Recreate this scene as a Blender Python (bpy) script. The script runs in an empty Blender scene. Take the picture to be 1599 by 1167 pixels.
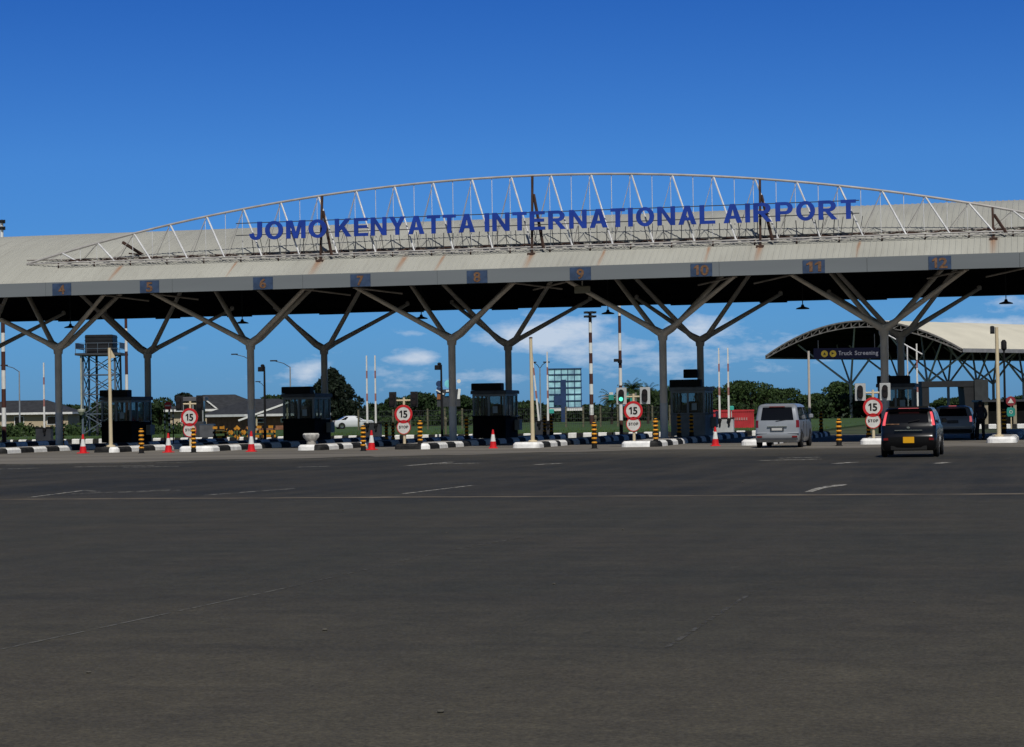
import bpy, bmesh, math, random
from math import sin, cos, pi, radians, sqrt
from mathutils import Vector, Matrix
R = random.Random(7)
S = bpy.context.scene
COL = S.collection

# ---------------------------------------------------------------- camera
cam = bpy.data.cameras.new('camera')
camo = bpy.data.objects.new('camera', cam)
COL.objects.link(camo)
F, YAW, PIT, ROL, HC = 3424.6, 0.2421, 0.0165, 0.0152, 1.5674
fw0 = Vector((-sin(YAW), cos(YAW), 0)); rt = Vector((cos(YAW), sin(YAW), 0)); up0 = Vector((0, 0, 1))
fwd = fw0*cos(PIT) + up0*sin(PIT); up = up0*cos(PIT) - fw0*sin(PIT)
rc = rt*cos(ROL) - up*sin(ROL); uc = rt*sin(ROL) + up*cos(ROL)
M4 = Matrix((rc, uc, -fwd)).transposed().to_4x4(); M4.translation = (0, 0, HC)
camo.matrix_world = M4
cam.sensor_width = 36; cam.lens = F/1599*36
cam.clip_start = 0.5; cam.clip_end = 12000
S.camera = camo

# ---------------------------------------------------------------- world, sun, exposure
SUN = Vector((0.30, -0.76, 1.0)).normalized()          # towards the sun
sun_el = math.asin(SUN.z); sun_az = math.atan2(SUN.x, SUN.y)
W = bpy.data.worlds.new('World'); S.world = W; W.use_nodes = True
nt = W.node_tree; nt.nodes.clear()
def N(nt, t, **k):
    n = nt.nodes.new(t)
    for a, b in k.items():
        if a in ('inputs',):
            for i, v in b.items(): n.inputs[i].default_value = v
        else: setattr(n, a, b)
    return n
def math_(nt, op, a, b=None, c=None):
    n = nt.nodes.new('ShaderNodeMath'); n.operation = op
    for i, v in enumerate((a, b, c)):
        if v is None: continue
        if isinstance(v, (int, float)): n.inputs[i].default_value = v
        else: nt.links.new(v, n.inputs[i])
    return n.outputs[0]
L = nt.links.new
sky = N(nt, 'ShaderNodeTexSky', sky_type='NISHITA', sun_disc=False, sun_elevation=sun_el, sun_rotation=sun_az,
        altitude=1600, air_density=1.0, dust_density=0.25, ozone_density=3.0)
out = N(nt, 'ShaderNodeOutputWorld'); bg = N(nt, 'ShaderNodeBackground'); bg.inputs[1].default_value = 0.08
tc = N(nt, 'ShaderNodeTexCoord')
nrm = N(nt, 'ShaderNodeVectorMath', operation='NORMALIZE'); L(tc.outputs['Generated'], nrm.inputs[0])
sep = N(nt, 'ShaderNodeSeparateXYZ'); L(nrm.outputs[0], sep.inputs[0])
el = math_(nt, 'ARCSINE', sep.outputs[2])
az = math_(nt, 'ARCTAN2', sep.outputs[0], sep.outputs[1])     # 0 = +Y, positive to +X
# a clear, deep equatorial sky: filter the raw sky towards saturated blue with height
ramp = N(nt, 'ShaderNodeValToRGB'); cr = ramp.color_ramp
SKYR = [(0.0, (.15, .36, .80, 1)), (0.041, (.196, .468, .893, 1)), (0.114, (.21, .522, 1.0, 1)), (0.185, (.131, .415, .95, 1)), (0.25, (.13, .39, .90, 1)), (0.5, (.26, .38, .60, 1)), (1.0, (.30, .38, .50, 1))]
cr.elements[0].position = 0; cr.elements[0].color = SKYR[0][1]
cr.elements[1].position = 1; cr.elements[1].color = SKYR[-1][1]
for p, c in SKYR[1:-1]:
    e = cr.elements.new(p); e.color = c
L(el, ramp.inputs[0])
mul = N(nt, 'ShaderNodeMix', data_type='RGBA', blend_type='MULTIPLY'); mul.inputs[0].default_value = 1
# the half of the sky on the sun's side is paler and less blue
sh = Vector((SUN.x, SUN.y, 0)).normalized()
dt = N(nt, 'ShaderNodeVectorMath', operation='DOT_PRODUCT'); L(nrm.outputs[0], dt.inputs[0]); dt.inputs[1].default_value = sh
sf = N(nt, 'ShaderNodeMapRange', inputs={1: -.25, 2: .85, 3: 0.0, 4: 1.0}); L(dt.outputs['Value'], sf.inputs[0])
rm2 = N(nt, 'ShaderNodeMix', data_type='RGBA'); L(sf.outputs[0], rm2.inputs[0]); L(ramp.outputs[0], rm2.inputs[6]); rm2.inputs[7].default_value = (.50, .50, .47, 1)
L(sky.outputs[0], mul.inputs[6]); L(rm2.outputs[2], mul.inputs[7])
# clouds: noise on the sky direction, gathered in banks low over the horizon
cmb = N(nt, 'ShaderNodeCombineXYZ'); L(az, cmb.inputs[0]); L(math_(nt, 'MULTIPLY', el, 2.6), cmb.inputs[1])
noi = N(nt, 'ShaderNodeTexNoise', inputs={'Scale': 42.0, 'Detail': 9.0, 'Roughness': .62}); L(cmb.outputs[0], noi.inputs['Vector'])
def px_dir(x, y):
    X = x-799.5; Y = 583.5-y
    d = rc*X + uc*Y + fwd*F; d.normalize()
    return math.atan2(d.x, d.y), math.asin(d.z)
tot = None
for (x, y, sx, sy, a) in ((855, 522, .026, .0095, 1.05), (930, 545, .034, .008, .72), (700, 590, .05, .008, .42), (650, 558, .013, .0042, .85), (650, 522, .012, .0030, .45), (478, 583, .011, .006, .8), (520, 552, .02, .003, .25),
                          (1530, 512, .022, .006, .85), (1570, 478, .016, .006, .55), (1090, 520, .024, .009, .72), (1050, 560, .04, .009, .58), (1190, 545, .035, .011, .52), (375, 590, .008, .003, .4), (990, 580, .05, .008, .25), (1590, 506, .02, .006, .5)):
    a0, e0 = px_dir(x, y)
    g1 = math_(nt, 'POWER', math_(nt, 'DIVIDE', math_(nt, 'SUBTRACT', az, a0), sx), 2)
    g2 = math_(nt, 'POWER', math_(nt, 'DIVIDE', math_(nt, 'SUBTRACT', el, e0), sy), 2)
    g = math_(nt, 'MULTIPLY', math_(nt, 'EXPONENT', math_(nt, 'MULTIPLY', math_(nt, 'ADD', g1, g2), -1.0)), a)
    tot = g if tot is None else math_(nt, 'MAXIMUM', tot, g)
# general scatter of cloud elsewhere round the horizon
band = math_(nt, 'MULTIPLY', math_(nt, 'EXPONENT', math_(nt, 'MULTIPLY', math_(nt, 'POWER', math_(nt, 'DIVIDE', math_(nt, 'SUBTRACT', el, .02), .02), 2), -1)), .12)
tot = math_(nt, 'MAXIMUM', tot, band)
dens = math_(nt, 'MULTIPLY', math_(nt, 'SUBTRACT', math_(nt, 'ADD', math_(nt, 'MULTIPLY', noi.outputs[0], 1.5), tot), 1.02), 1.9)
dens = N(nt, 'ShaderNodeClamp'); src = nt.nodes[-2]
L(math_(nt, 'MULTIPLY', math_(nt, 'SUBTRACT', math_(nt, 'ADD', math_(nt, 'MULTIPLY', noi.outputs[0], 1.5), tot), 1.06), 1.5), dens.inputs[0])
dens.inputs['Max'].default_value = .80
mk = N(nt, 'ShaderNodeClamp'); L(math_(nt, 'MULTIPLY', math_(nt, 'SUBTRACT', tot, .04), 6), mk.inputs[0]); dfin = math_(nt, 'MULTIPLY', dens.outputs[0], mk.outputs[0])
cm = N(nt, 'ShaderNodeMix', data_type='RGBA'); L(dfin, cm.inputs[0]); L(mul.outputs[2], cm.inputs[6]); cm.inputs[7].default_value = (7.6, 8.5, 9.8, 1)
L(cm.outputs[2], bg.inputs[0]); L(bg.outputs[0], out.inputs[0])

sl = bpy.data.lights.new('sun', 'SUN'); sl.energy = 3.4; sl.angle = radians(.5); sl.color = (1, .96, .9)
so = bpy.data.objects.new('sun', sl); COL.objects.link(so)
so.rotation_euler = (-SUN).to_track_quat('-Z', 'Y').to_euler()
S.view_settings.view_transform = 'Standard'; S.view_settings.look = 'None'
S.view_settings.exposure = 0; S.view_settings.gamma = 1

# ---------------------------------------------------------------- materials
MATS = {}
def mat(name, col, rough=.7, metal=0, var=.18, scale=2.0, bump=0, bscale=20, emit=None, estr=1, coord='Object', spec=.32, stretch=None, coat=0):
    if name in MATS: return MATS[name]
    m = bpy.data.materials.new(name); m.use_nodes = True; MATS[name] = m
    t = m.node_tree; b = t.nodes['Principled BSDF']
    b.inputs['Roughness'].default_value = rough; b.inputs['Metallic'].default_value = metal
    b.inputs['Specular IOR Level'].default_value = spec
    if coat: b.inputs['Coat Weight'].default_value = coat
    c = t.nodes.new('ShaderNodeTexCoord')
    vec = c.outputs[coord]
    if stretch:
        mp = t.nodes.new('ShaderNodeMapping'); mp.inputs['Scale'].default_value = stretch
        t.links.new(vec, mp.inputs[0]); vec = mp.outputs[0]
    if var:
        n = t.nodes.new('ShaderNodeTexNoise'); n.inputs['Scale'].default_value = scale; n.inputs['Detail'].default_value = 6
        t.links.new(vec, n.inputs['Vector'])
        r = t.nodes.new('ShaderNodeValToRGB'); r.color_ramp.elements[0].position = .3; r.color_ramp.elements[1].position = .72
        r.color_ramp.elements[0].color = tuple(max(0, x*(1-var)) for x in col[:3])+(1,)
        r.color_ramp.elements[1].color = tuple(min(1, x*(1+var)) for x in col[:3])+(1,)
        t.links.new(n.outputs[0], r.inputs[0]); t.links.new(r.outputs[0], b.inputs['Base Color'])
    else: b.inputs['Base Color'].default_value = tuple(col[:3])+(1,)
    if bump:
        n2 = t.nodes.new('ShaderNodeTexNoise'); n2.inputs['Scale'].default_value = bscale; n2.inputs['Detail'].default_value = 4
        t.links.new(vec, n2.inputs['Vector'])
        bp = t.nodes.new('ShaderNodeBump'); bp.inputs['Strength'].default_value = bump; bp.inputs['Distance'].default_value = .03
        t.links.new(n2.outputs[0], bp.inputs['Height']); t.links.new(bp.outputs[0], b.inputs['Normal'])
    if emit:
        b.inputs['Emission Color'].default_value = tuple(emit)+(1,); b.inputs['Emission Strength'].default_value = estr
    return m
white = mat('white_paint', (.74, .74, .71), .6, var=.1, scale=3)
black = mat('black_paint', (.014, .014, .015), .7, var=.3, spec=.15)
steel = mat('grey_steel_paint', (.56, .51, .45), .5, var=.15, scale=1.5)
steel_lo = mat('bluish_grey_steel', (.46, .48, .49), .5, var=.12, scale=2)
truss_w = mat('pale_truss_steel', (.66, .66, .66), .45, var=.2, scale=2)
truss_c = mat('light_chord_steel', (.40, .38, .36), .5, var=.2, scale=2)
truss_g = mat('weathered_truss_steel', (.24, .22, .20), .55, var=.35, scale=2)
rust = mat('rusty_steel', (.055, .030, .022), .85, var=.45, scale=3)
fascia_m = mat('grey_fascia_panel', (.170, .187, .196), .45, var=.06, scale=.5, stretch=(.3, 1, 3))
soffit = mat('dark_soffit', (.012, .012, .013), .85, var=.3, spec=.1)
letter_m = mat('blue_letter_paint', (.012, .045, .30), .5, var=.22, scale=1.5)
panel_b = mat('blue_sign_panel', (.038, .065, .125), .55, var=.35, scale=3)
orange_n = mat('orange_digit_paint', (.16, .085, .045), .6, var=.55, scale=9)
cream = mat('cream_pole_paint', (.60, .50, .33), .55, var=.12, scale=1.2)
redp = mat('red_paint', (.52, .02, .025), .45, var=.12)
orange = mat('orange_paint', (.76, .33, .02), .45, var=.25, scale=6)
cone_r = mat('red_cone_plastic', (.62, .015, .018), .45, var=.15, scale=4)
dkgrey = mat('dark_grey_metal', (.045, .048, .055), .5, var=.2)
booth_m = mat('booth_metal', (.085, .09, .10), .6, var=.25, scale=2)
booth_k = mat('booth_base_black', (.008, .008, .008), .8, var=.3, spec=.08)
booth_f = mat('booth_frame_grey', (.26, .28, .29), .5, var=.15)
conc = mat('concrete', (.33, .31, .28), .9, var=.2, scale=1.5, bump=.2)
dull_o = mat('faded_orange_boards', (.55, .24, .02), .7, var=.35, scale=5)
rubber = mat('tyre_rubber', (.012, .012, .012), .85, var=.2)
chrome = mat('chrome', (.6, .6, .6), .18, metal=1, var=0)
cargl = mat('car_glass', (.005, .005, .006), .08, var=0, spec=.35)
brown = mat('brown_band_paint', (.075, .03, .022), .6, var=.25)
lampm = mat('lamp_dark', (.02, .02, .022), .5, var=.1)
skin = mat('skin', (.09, .045, .028), .6, var=.05)
def glass_mat(name, col, tr, rough=.05):
    m = bpy.data.materials.new(name); m.use_nodes = True; t = m.node_tree
    b = t.nodes['Principled BSDF']; b.inputs['Base Color'].default_value = tuple(col)+(1,); b.inputs['Roughness'].default_value = rough
    tr_ = t.nodes.new('ShaderNodeBsdfTransparent'); tr_.inputs[0].default_value = (.8, .85, .85, 1)
    mx = t.nodes.new('ShaderNodeMixShader'); fr = t.nodes.new('ShaderNodeTexNoise'); fr.inputs['Scale'].default_value = 1.5
    mr = t.nodes.new('ShaderNodeMapRange'); mr.inputs[3].default_value = tr-.06; mr.inputs[4].default_value = tr+.06
    t.links.new(fr.outputs[0], mr.inputs[0]); t.links.new(mr.outputs[0], mx.inputs[0])
    t.links.new(b.outputs[0], mx.inputs[1]); t.links.new(tr_.outputs[0], mx.inputs[2])
    t.links.new(mx.outputs[0], t.nodes['Material Output'].inputs[0]); return m
booth_g = glass_mat('booth_window_glass', (.06, .07, .08), .80)

# ---------------------------------------------------------------- mesh helpers
class MB:
    def __init__(s): s.v = []; s.f = []; s.m = []
    def add(s, vs, fs, mi=0):
        o = len(s.v); s.v += [tuple(p) for p in vs]; s.f += [tuple(i+o for i in f) for f in fs]; s.m += [mi]*len(fs); return s
    def box(s, x0, x1, y0, y1, z0, z1, mi=0, b=0):
        if b:
            # box with chamfered vertical + top edges
            vs = []
            for z, k in ((z0, 0), (z1-b, 0), (z1, b)):
                X0, X1, Y0, Y1 = x0+k, x1-k, y0+k, y1-k
                vs += [(X0+b, Y0, z), (X1-b, Y0, z), (X1, Y0+b, z), (X1, Y1-b, z), (X1-b, Y1, z), (X0+b, Y1, z), (X0, Y1-b, z), (X0, Y0+b, z)]
            fs = [tuple(range(7, -1, -1)), tuple(range(16, 24))]
            for r in (0, 8):
                for i in range(8): j = (i+1) % 8; fs.append((r+i, r+j, r+8+j, r+8+i))
            return s.add(vs, fs, mi)
        v = [(x, y, z) for z in (z0, z1) for y in (y0, y1) for x in (x0, x1)]
        return s.add(v, [(0, 2, 3, 1), (4, 5, 7, 6), (0, 1, 5, 4), (2, 6, 7, 3), (0, 4, 6, 2), (1, 3, 7, 5)], mi)
    def cyl(s, a, b, r0, r1=None, n=10, mi=0, cap=True):
        r1 = r0 if r1 is None else r1
        a = Vector(a); b = Vector(b); d = (b-a).normalized()
        u = d.cross(Vector((0, 0, 1)) if abs(d.z) < .9 else Vector((1, 0, 0))).normalized(); w = d.cross(u)
        vs = []
        for p, r in ((a, r0), (b, r1)):
            for i in range(n):
                t = 2*pi*i/n; vs.append(p + u*cos(t)*r + w*sin(t)*r)
        fs = [(i, (i+1) % n, n+(i+1) % n, n+i) for i in range(n)]
        if cap: fs += [tuple(range(n-1, -1, -1)), tuple(range(n, 2*n))]
        return s.add(vs, fs, mi)
    def beam(s, a, b, w, h, w1=None, h1=None, mi=0):
        a = Vector(a); b = Vector(b); d = (b-a).normalized()
        u = d.cross(Vector((0, 0, 1)) if abs(d.z) < .98 else Vector((0, 1, 0))).normalized(); t = u.cross(d).normalized()
        w1 = w if w1 is None else w1; h1 = h if h1 is None else h1
        vs = []
        for p, ww, hh in ((a, w, h), (b, w1, h1)):
            vs += [p-u*ww/2-t*hh/2, p+u*ww/2-t*hh/2, p+u*ww/2+t*hh/2, p-u*ww/2+t*hh/2]
        return s.add(vs, [(3, 2, 1, 0), (4, 5, 6, 7), (0, 1, 5, 4), (1, 2, 6, 5), (2, 3, 7, 6), (3, 0, 4, 7)], mi)
    def lathe(s, prof, n=16, c=(0, 0, 0), mi=0, mis=None):
        vs = []
        for r, z in prof:
            for i in range(n):
                t = 2*pi*i/n; vs.append((c[0]+cos(t)*r, c[1]+sin(t)*r, c[2]+z))
        o = len(s.v); s.v += vs
        for k in range(len(prof)-1):
            for i in range(n):
                j = (i+1) % n
                s.f.append((o+k*n+i, o+k*n+j, o+(k+1)*n+j, o+(k+1)*n+i)); s.m.append(mis[k] if mis else mi)
        s.f.append(tuple(o+i for i in range(n-1, -1, -1))); s.m.append(mi if not mis else mis[0])
        s.f.append(tuple(o+(len(prof)-1)*n+i for i in range(n))); s.m.append(mi if not mis else mis[-1])
        return s
    def disc(s, c, r, th, n=28, mi=0, ry=None):   # disc facing -Y
        ry = ry or r
        vs = []
        for y in (c[1], c[1]+th):
            for i in range(n):
                t = 2*pi*i/n; vs.append((c[0]+cos(t)*r, y, c[2]+sin(t)*ry))
        fs = [tuple(range(n)), tuple(range(2*n-1, n-1, -1))] + [(i, n+i, n+(i+1) % n, (i+1) % n) for i in range(n)]
        return s.add(vs, fs, mi)
    def ring(s, c, r0, r1, th, n=28, mi=0):        # annulus facing -Y
        vs = []
        for y in (c[1], c[1]+th):
            for r in (r0, r1):
                for i in range(n):
                    t = 2*pi*i/n; vs.append((c[0]+cos(t)*r, y, c[2]+sin(t)*r))
        fs = []
        for i in range(n):
            j = (i+1) % n
            fs += [(i, n+i, n+j, j), (2*n+i, 2*n+j, 3*n+j, 3*n+i), (i, j, 2*n+j, 2*n+i), (n+i, 3*n+i, 3*n+j, n+j)]
        return s.add(vs, fs, mi)
    def prism(s, pts, y0, y1, mi=0):               # outline in XZ, extruded along Y
        n = len(pts)
        vs = [(x, y0, z) for x, z in pts] + [(x, y1, z) for x, z in pts]
        fs = [tuple(range(n)), tuple(range(2*n-1, n-1, -1))] + [(i, n+i, n+(i+1) % n, (i+1) % n) for i in range(n)]
        return s.add(vs, fs, mi)
    def build(s, name, mats, parent=None, smooth=False, label=None):
        me = bpy.data.meshes.new(name); me.from_pydata(s.v, [], s.f)
        if not isinstance(mats, (list, tuple)): mats = [mats]
        for m in mats: me.materials.append(m)
        me.polygons.foreach_set('material_index', s.m)
        bm = bmesh.new(); bm.from_mesh(me); bmesh.ops.recalc_face_normals(bm, faces=bm.faces); bm.to_mesh(me); bm.free()
        if smooth:
            me.polygons.foreach_set('use_smooth', [True]*len(me.polygons))
            try: me.set_sharp_from_angle(angle=radians(40))
            except Exception: pass
        me.update()
        o = bpy.data.objects.new(name, me); COL.objects.link(o)
        if parent: o.parent = parent
        if label: o['label'] = label
        return o
def thing(name, label, cat, loc=(0, 0, 0), rz=0, group=None, scale=None):
    o = bpy.data.objects.new(name, None); COL.objects.link(o); o.empty_display_size = .3
    o.location = loc; o.rotation_euler = (0, 0, rz)
    if scale: o.scale = (scale,)*3
    return tag(o, label, cat, group)
def tag(o, label, cat, group=None):
    o['label'] = label; o['category'] = cat
    if group: o['group'] = group
    return o
KIDS = {}
def dup(root, loc, label=None, rz=None, group=None):
    def cp(o, par):
        c = o.copy(); COL.objects.link(c)
        if par: c.parent = par
        for ch in [x for x in ALL if x.parent == o]: cp(ch, c)
        return c
    ALL = list(S.objects)
    c = cp(root, None); c.location = loc
    if label: c['label'] = label
    if rz is not None: c.rotation_euler = (0, 0, rz)
    if group: c['group'] = group
    return c
def struct(o, kind='structure'): o['kind'] = kind; return o
def at_px(x, y, d):                                   # a point d metres ahead of the viewpoint, used only to place far things
    v = (rc*(x-799.5) + uc*(583.5-y) + fwd*F)/F
    return Vector((0, 0, HC)) + v*d
CAP = None
def _arc(cx, cy, rx, ry, a0, a1, n=8): return [(cx+rx*cos(radians(a0+(a1-a0)*i/n)), cy+ry*sin(radians(a0+(a1-a0)*i/n))) for i in range(n+1)]
def _strip(o, i): return [[o[k], o[k+1], i[k+1], i[k]] for k in range(len(o)-1)]
def _bowl(b): 
    c = (1+b)/2; r = (1-b)/2
    return [[(0, 0), (.2, 0), (.2, 1), (0, 1)]] + _strip([(.2, b)]+_arc(.44, c, .28, r, -90, 90, 10)+[(.2, 1)], [(.2, b+.165)]+_arc(.42, c, .10, r-.165, -90, 90, 10)+[(.2, .835)])
_Al = [[(0, 0), (.21, 0), (.27, .22), (.32, .38), (.385, .76), (.385, 1), (.28, 1)], [(.77, 0), (.49, 1), (.385, 1), (.385, .76), (.45, .38), (.50, .22), (.56, 0)], [(.27, .22), (.50, .22), (.45, .38), (.32, .38)]]
GL = {
 'O': _strip(_arc(.39, .5, .39, .515, 0, 360, 32), _arc(.39, .5, .195, .335, 0, 360, 32)),
 'J': [[(.35, .31), (.55, .31), (.55, 1), (.35, 1)]] + _strip(_arc(.275, .31, .275, .325, 0, -180, 14), _arc(.275, .31, .075, .145, 0, -180, 14)) + [[(0, .31), (.20, .31), (.19, .36), (0, .34)]],
 'M': [[(0, 0), (.18, 0), (.18, .72), (.335, 0), (.495, 0), (.65, .72), (.65, 0), (.83, 0), (.83, 1), (.57, 1), (.415, .33), (.26, 1), (0, 1)]],
 'K': [[(0, 0), (.2, 0), (.2, .29), (.32, .42), (.55, 0), (.80, 0), (.46, .57), (.78, 1), (.52, 1), (.2, .56), (.2, 1), (0, 1)]],
 'E': [[(0, 0), (.68, 0), (.68, .17), (.2, .17), (.2, .43), (.63, .43), (.63, .60), (.2, .60), (.2, .83), (.66, .83), (.66, 1), (0, 1)]],
 'N': [[(0, 0), (.19, 0), (.19, .68), (.56, 0), (.76, 0), (.76, 1), (.57, 1), (.57, .34), (.2, 1), (0, 1)]],
 'Y': [[(.27, 0), (.47, 0), (.47, .42), (.76, 1), (.54, 1), (.37, .62), (.21, 1), (-.02, 1), (.27, .42)]],
 'A': _Al,
 'T': [[(.21, 0), (.41, 0), (.41, .83), (.62, .83), (.62, 1), (0, 1), (0, .83), (.21, .83)]],
 'I': [[(0, 0), (.2, 0), (.2, 1), (0, 1)]],
 'L': [[(0, 0), (.66, 0), (.66, .17), (.2, .17), (.2, 1), (0, 1)]],
 'P': _bowl(.36), 'R': _bowl(.42) + [[(.28, .42), (.48, .42), (.78, 0), (.54, 0)]],
 '1': [[(.2, 0), (.4, 0), (.4, 1), (.24, 1), (0, .8), (0, .62), (.2, .73)]],
}
def glyph_mb(ch, h, bold=.0, ext=.03):
    if ch in GL and CAP is not None:
        vs = []; fs = []
        for poly in GL[ch]: fs.append(tuple(range(len(vs), len(vs)+len(poly)))); vs += [Vector((x*CAP, y*CAP, 0)) for x, y in poly]
        return vs, fs, min(v.x for v in vs), max(v.x for v in vs)
    return glyph_font(ch, bold)
def glyph_font(ch, bold):
    """a character outline mesh facing -Y, scaled to height h, left edge at x=0, base at z=0"""
    cu = bpy.data.curves.new('t', 'FONT'); cu.body = ch; cu.size = 1; cu.extrude = 0; cu.offset = bold; cu.resolution_u = 5
    ob = bpy.data.objects.new('t', cu); COL.objects.link(ob)
    dg = bpy.context.evaluated_depsgraph_get(); dg.update()
    me = bpy.data.meshes.new_from_object(ob.evaluated_get(dg))
    vs = [v.co.copy() for v in me.vertices]; fs = [tuple(p.vertices) for p in me.polygons]
    bpy.data.objects.remove(ob); bpy.data.curves.remove(cu); bpy.data.meshes.remove(me)
    x0 = min(v.x for v in vs); x1 = max(v.x for v in vs)
    return vs, fs, x0, x1
pass
def text_parts(txt, x0, x1, y, z, h, matl, parent, partname, bold=.02, ext=.04, single=True, gap=.10):
    """letters of txt between x0 and x1 on a plane facing -Y; one mesh each, or one mesh if single"""
    global CAP
    if CAP is None:
        v, f, a, b = glyph_font('H', .02); CAP = max(p.y for p in v) - min(p.y for p in v)
    gl = []; wsum = 0
    for ch in txt:
        if ch == ' ': gl.append(None); wsum += .34; continue
        v, f, a, b = glyph_mb(ch, 1, bold); gl.append((v, f, a, b)); wsum += (b-a)+gap
    wsum -= gap
    kx = (x1-x0)/wsum; kz = h/CAP; X = x0; acc = MB(); res = []
    for g in gl:
        if g is None: X += .34*kx; continue
        v, f, a, b = g; n = len(v)
        vs = [(X+(p.x-a)*kx, y, z+p.y*kz) for p in v] + [(X+(p.x-a)*kx, y+ext, z+p.y*kz) for p in v]
        fs = list(f) + [tuple(i+n for i in reversed(q)) for q in f]
        # side walls on boundary edges
        cnt = {}
        for q in f:
            for i in range(len(q)):
                e = (q[i], q[(i+1) % len(q)]); cnt[e] = 1
        for (i, j) in list(cnt):
            if (j, i) not in cnt: fs.append((j, i, i+n, j+n))
        if single: acc.add(vs, fs)
        else: res.append(MB().add(vs, fs).build(partname, matl, parent))
        X += ((b-a)+gap)*kx
    if single: return acc.build(partname, matl, parent)
    return res

# ================================================================ SETTING: ground, road, apron
def sheet(name, pts, z, m, kind='structure'):
    me = bpy.data.meshes.new(name); me.from_pydata([(x, y, z) for x, y in pts], [], [tuple(range(len(pts)))])
    me.materials.append(m); o = bpy.data.objects.new(name, me); COL.objects.link(o); o['kind'] = kind; return o
gm = mat('dry_green_ground', (.050, .062, .022), .95, var=.45, scale=.15, coord='Object', bump=.3, bscale=4)
sheet('ground', [(-3000, -300), (3000, -300), (3000, 6000), (-3000, 6000)], -.012, gm)

def asphalt():
    m = bpy.data.materials.new('asphalt'); m.use_nodes = True; t = m.node_tree; b = t.nodes['Principled BSDF']; k = t.links.new
    c = t.nodes.new('ShaderNodeTexCoord'); P = c.outputs['Object']
    sp = t.nodes.new('ShaderNodeSeparateXYZ'); k(P, sp.inputs[0])
    def nz(scale, det=5, rough=.6, st=None, rot=0):
        n = t.nodes.new('ShaderNodeTexNoise'); n.inputs['Scale'].default_value = scale; n.inputs['Detail'].default_value = det; n.inputs['Roughness'].default_value = rough
        if st:
            mp = t.nodes.new('ShaderNodeMapping'); mp.inputs['Scale'].default_value = st; mp.inputs['Rotation'].default_value = (0, 0, rot); k(P, mp.inputs[0]); k(mp.outputs[0], n.inputs['Vector'])
        else: k(P, n.inputs['Vector'])
        return n.outputs[0]
    def rmp(v, a, b_, lo, hi):
        r = t.nodes.new('ShaderNodeMapRange'); r.inputs[1].default_value = a; r.inputs[2].default_value = b_; r.inputs[3].default_value = lo; r.inputs[4].default_value = hi; k(v, r.inputs[0]); return r.outputs[0]
    def mix(f, a, b_, bt='MIX'):
        x = t.nodes.new('ShaderNodeMix'); x.data_type = 'RGBA'; x.blend_type = bt
        if isinstance(f, float): x.inputs[0].default_value = f
        else: k(f, x.inputs[0])
        for i, v in ((6, a), (7, b_)):
            if isinstance(v, tuple): x.inputs[i].default_value = v+(1,)
            else: k(v, x.inputs[i])
        return x.outputs[2]
    warm, cool = (.0430, .0415, .0300), (.0225, .0232, .0200)
    zone = rmp(math_(t, 'ADD', sp.outputs[1], math_(t, 'MULTIPLY', nz(.25, 4), 3.0)), 36.5, 41.5, 0, 1)   # older warm surface / newer cooler one beyond the joint
    base = mix(zone, warm, cool)
    near = rmp(math_(t, 'ADD', sp.outputs[1], math_(t, 'MULTIPLY', nz(.35, 5, .6, (1, .5, 1)), 9)), 23, 15, 0, .85)   # warmer, lighter tone towards the near end of the road
    base = mix(near, base, (.098, .085, .055))
    base = mix(math_(t, 'MULTIPLY', rmp(nz(.22, 6, .65), .42, .68, 0, 1), .6), base, (.066, .056, .038))
    # dusty wheel streaks along the lanes and turning traffic
    st1 = rmp(nz(1.0, 5, .65, (1.1, .05, 1), .12), .45, .70, 0, .50)
    base = mix(st1, base, (.066, .058, .042))
    st2 = rmp(nz(1.0, 4, .6, (.10, 1.1, 1), -.35), .50, .75, 0, .35)
    base = mix(st2, base, (.018, .018, .0165))
    # diagonal scuffs from turning traffic and broad blotches of binder
    st3 = rmp(nz(1.0, 8, .75, (.55, 1.6, 1), .95), .50, .74, 0, .34)
    base = mix(st3, base, (.080, .068, .048))
    st4 = rmp(nz(1.0, 8, .75, (.45, 1.2, 1), 1.15), .50, .72, 0, .30)
    base = mix(st4, base, (.019, .019, .017))
    blo = rmp(nz(1.9, 9, .78), .40, .66, .84, 1.15)
    cb0 = t.nodes.new('ShaderNodeCombineColor')
    for i in range(3): k(blo, cb0.inputs[i])
    base = mix(1.0, base, cb0.outputs[0], 'MULTIPLY')
    # small dark pock marks
    pk = rmp(nz(4.2, 3, .5), .70, .76, 0, .6)
    base = mix(pk, base, (.012, .012, .011))
    sk = rmp(nz(32, 5, .85), .36, .66, .52, 1.48)
    sk2 = rmp(nz(9, 4, .7), .3, .7, .86, 1.14)
    cb = t.nodes.new('ShaderNodeCombineColor'); s_ = math_(t, 'MULTIPLY', sk, sk2)
    for i in range(3): k(s_, cb.inputs[i])
    base = mix(1.0, base, cb.outputs[0], 'MULTIPLY')
    # tan dust close to the islands
    dust = math_(t, 'MULTIPLY', rmp(math_(t, 'ADD', sp.outputs[1], math_(t, 'MULTIPLY', nz(.5, 5, .6, (.4, 1, 1)), 14)), 74, 90, 0, 1), .55)
    base = mix(dust, base, (.13, .115, .09))
    k(base, b.inputs['Base Color']); b.inputs['Roughness'].default_value = .82; b.inputs['Specular IOR Level'].default_value = .3
    bp = t.nodes.new('ShaderNodeBump'); bp.inputs['Strength'].default_value = .6; bp.inputs['Distance'].default_value = .018; k(nz(30, 5, .85), bp.inputs['Height']); k(bp.outputs[0], b.inputs['Normal'])
    return m
ASPH = asphalt()
sheet('road', [(-260, -40), (120, -40), (120, 115.4), (-260, 115.4)], -.004, ASPH)
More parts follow.
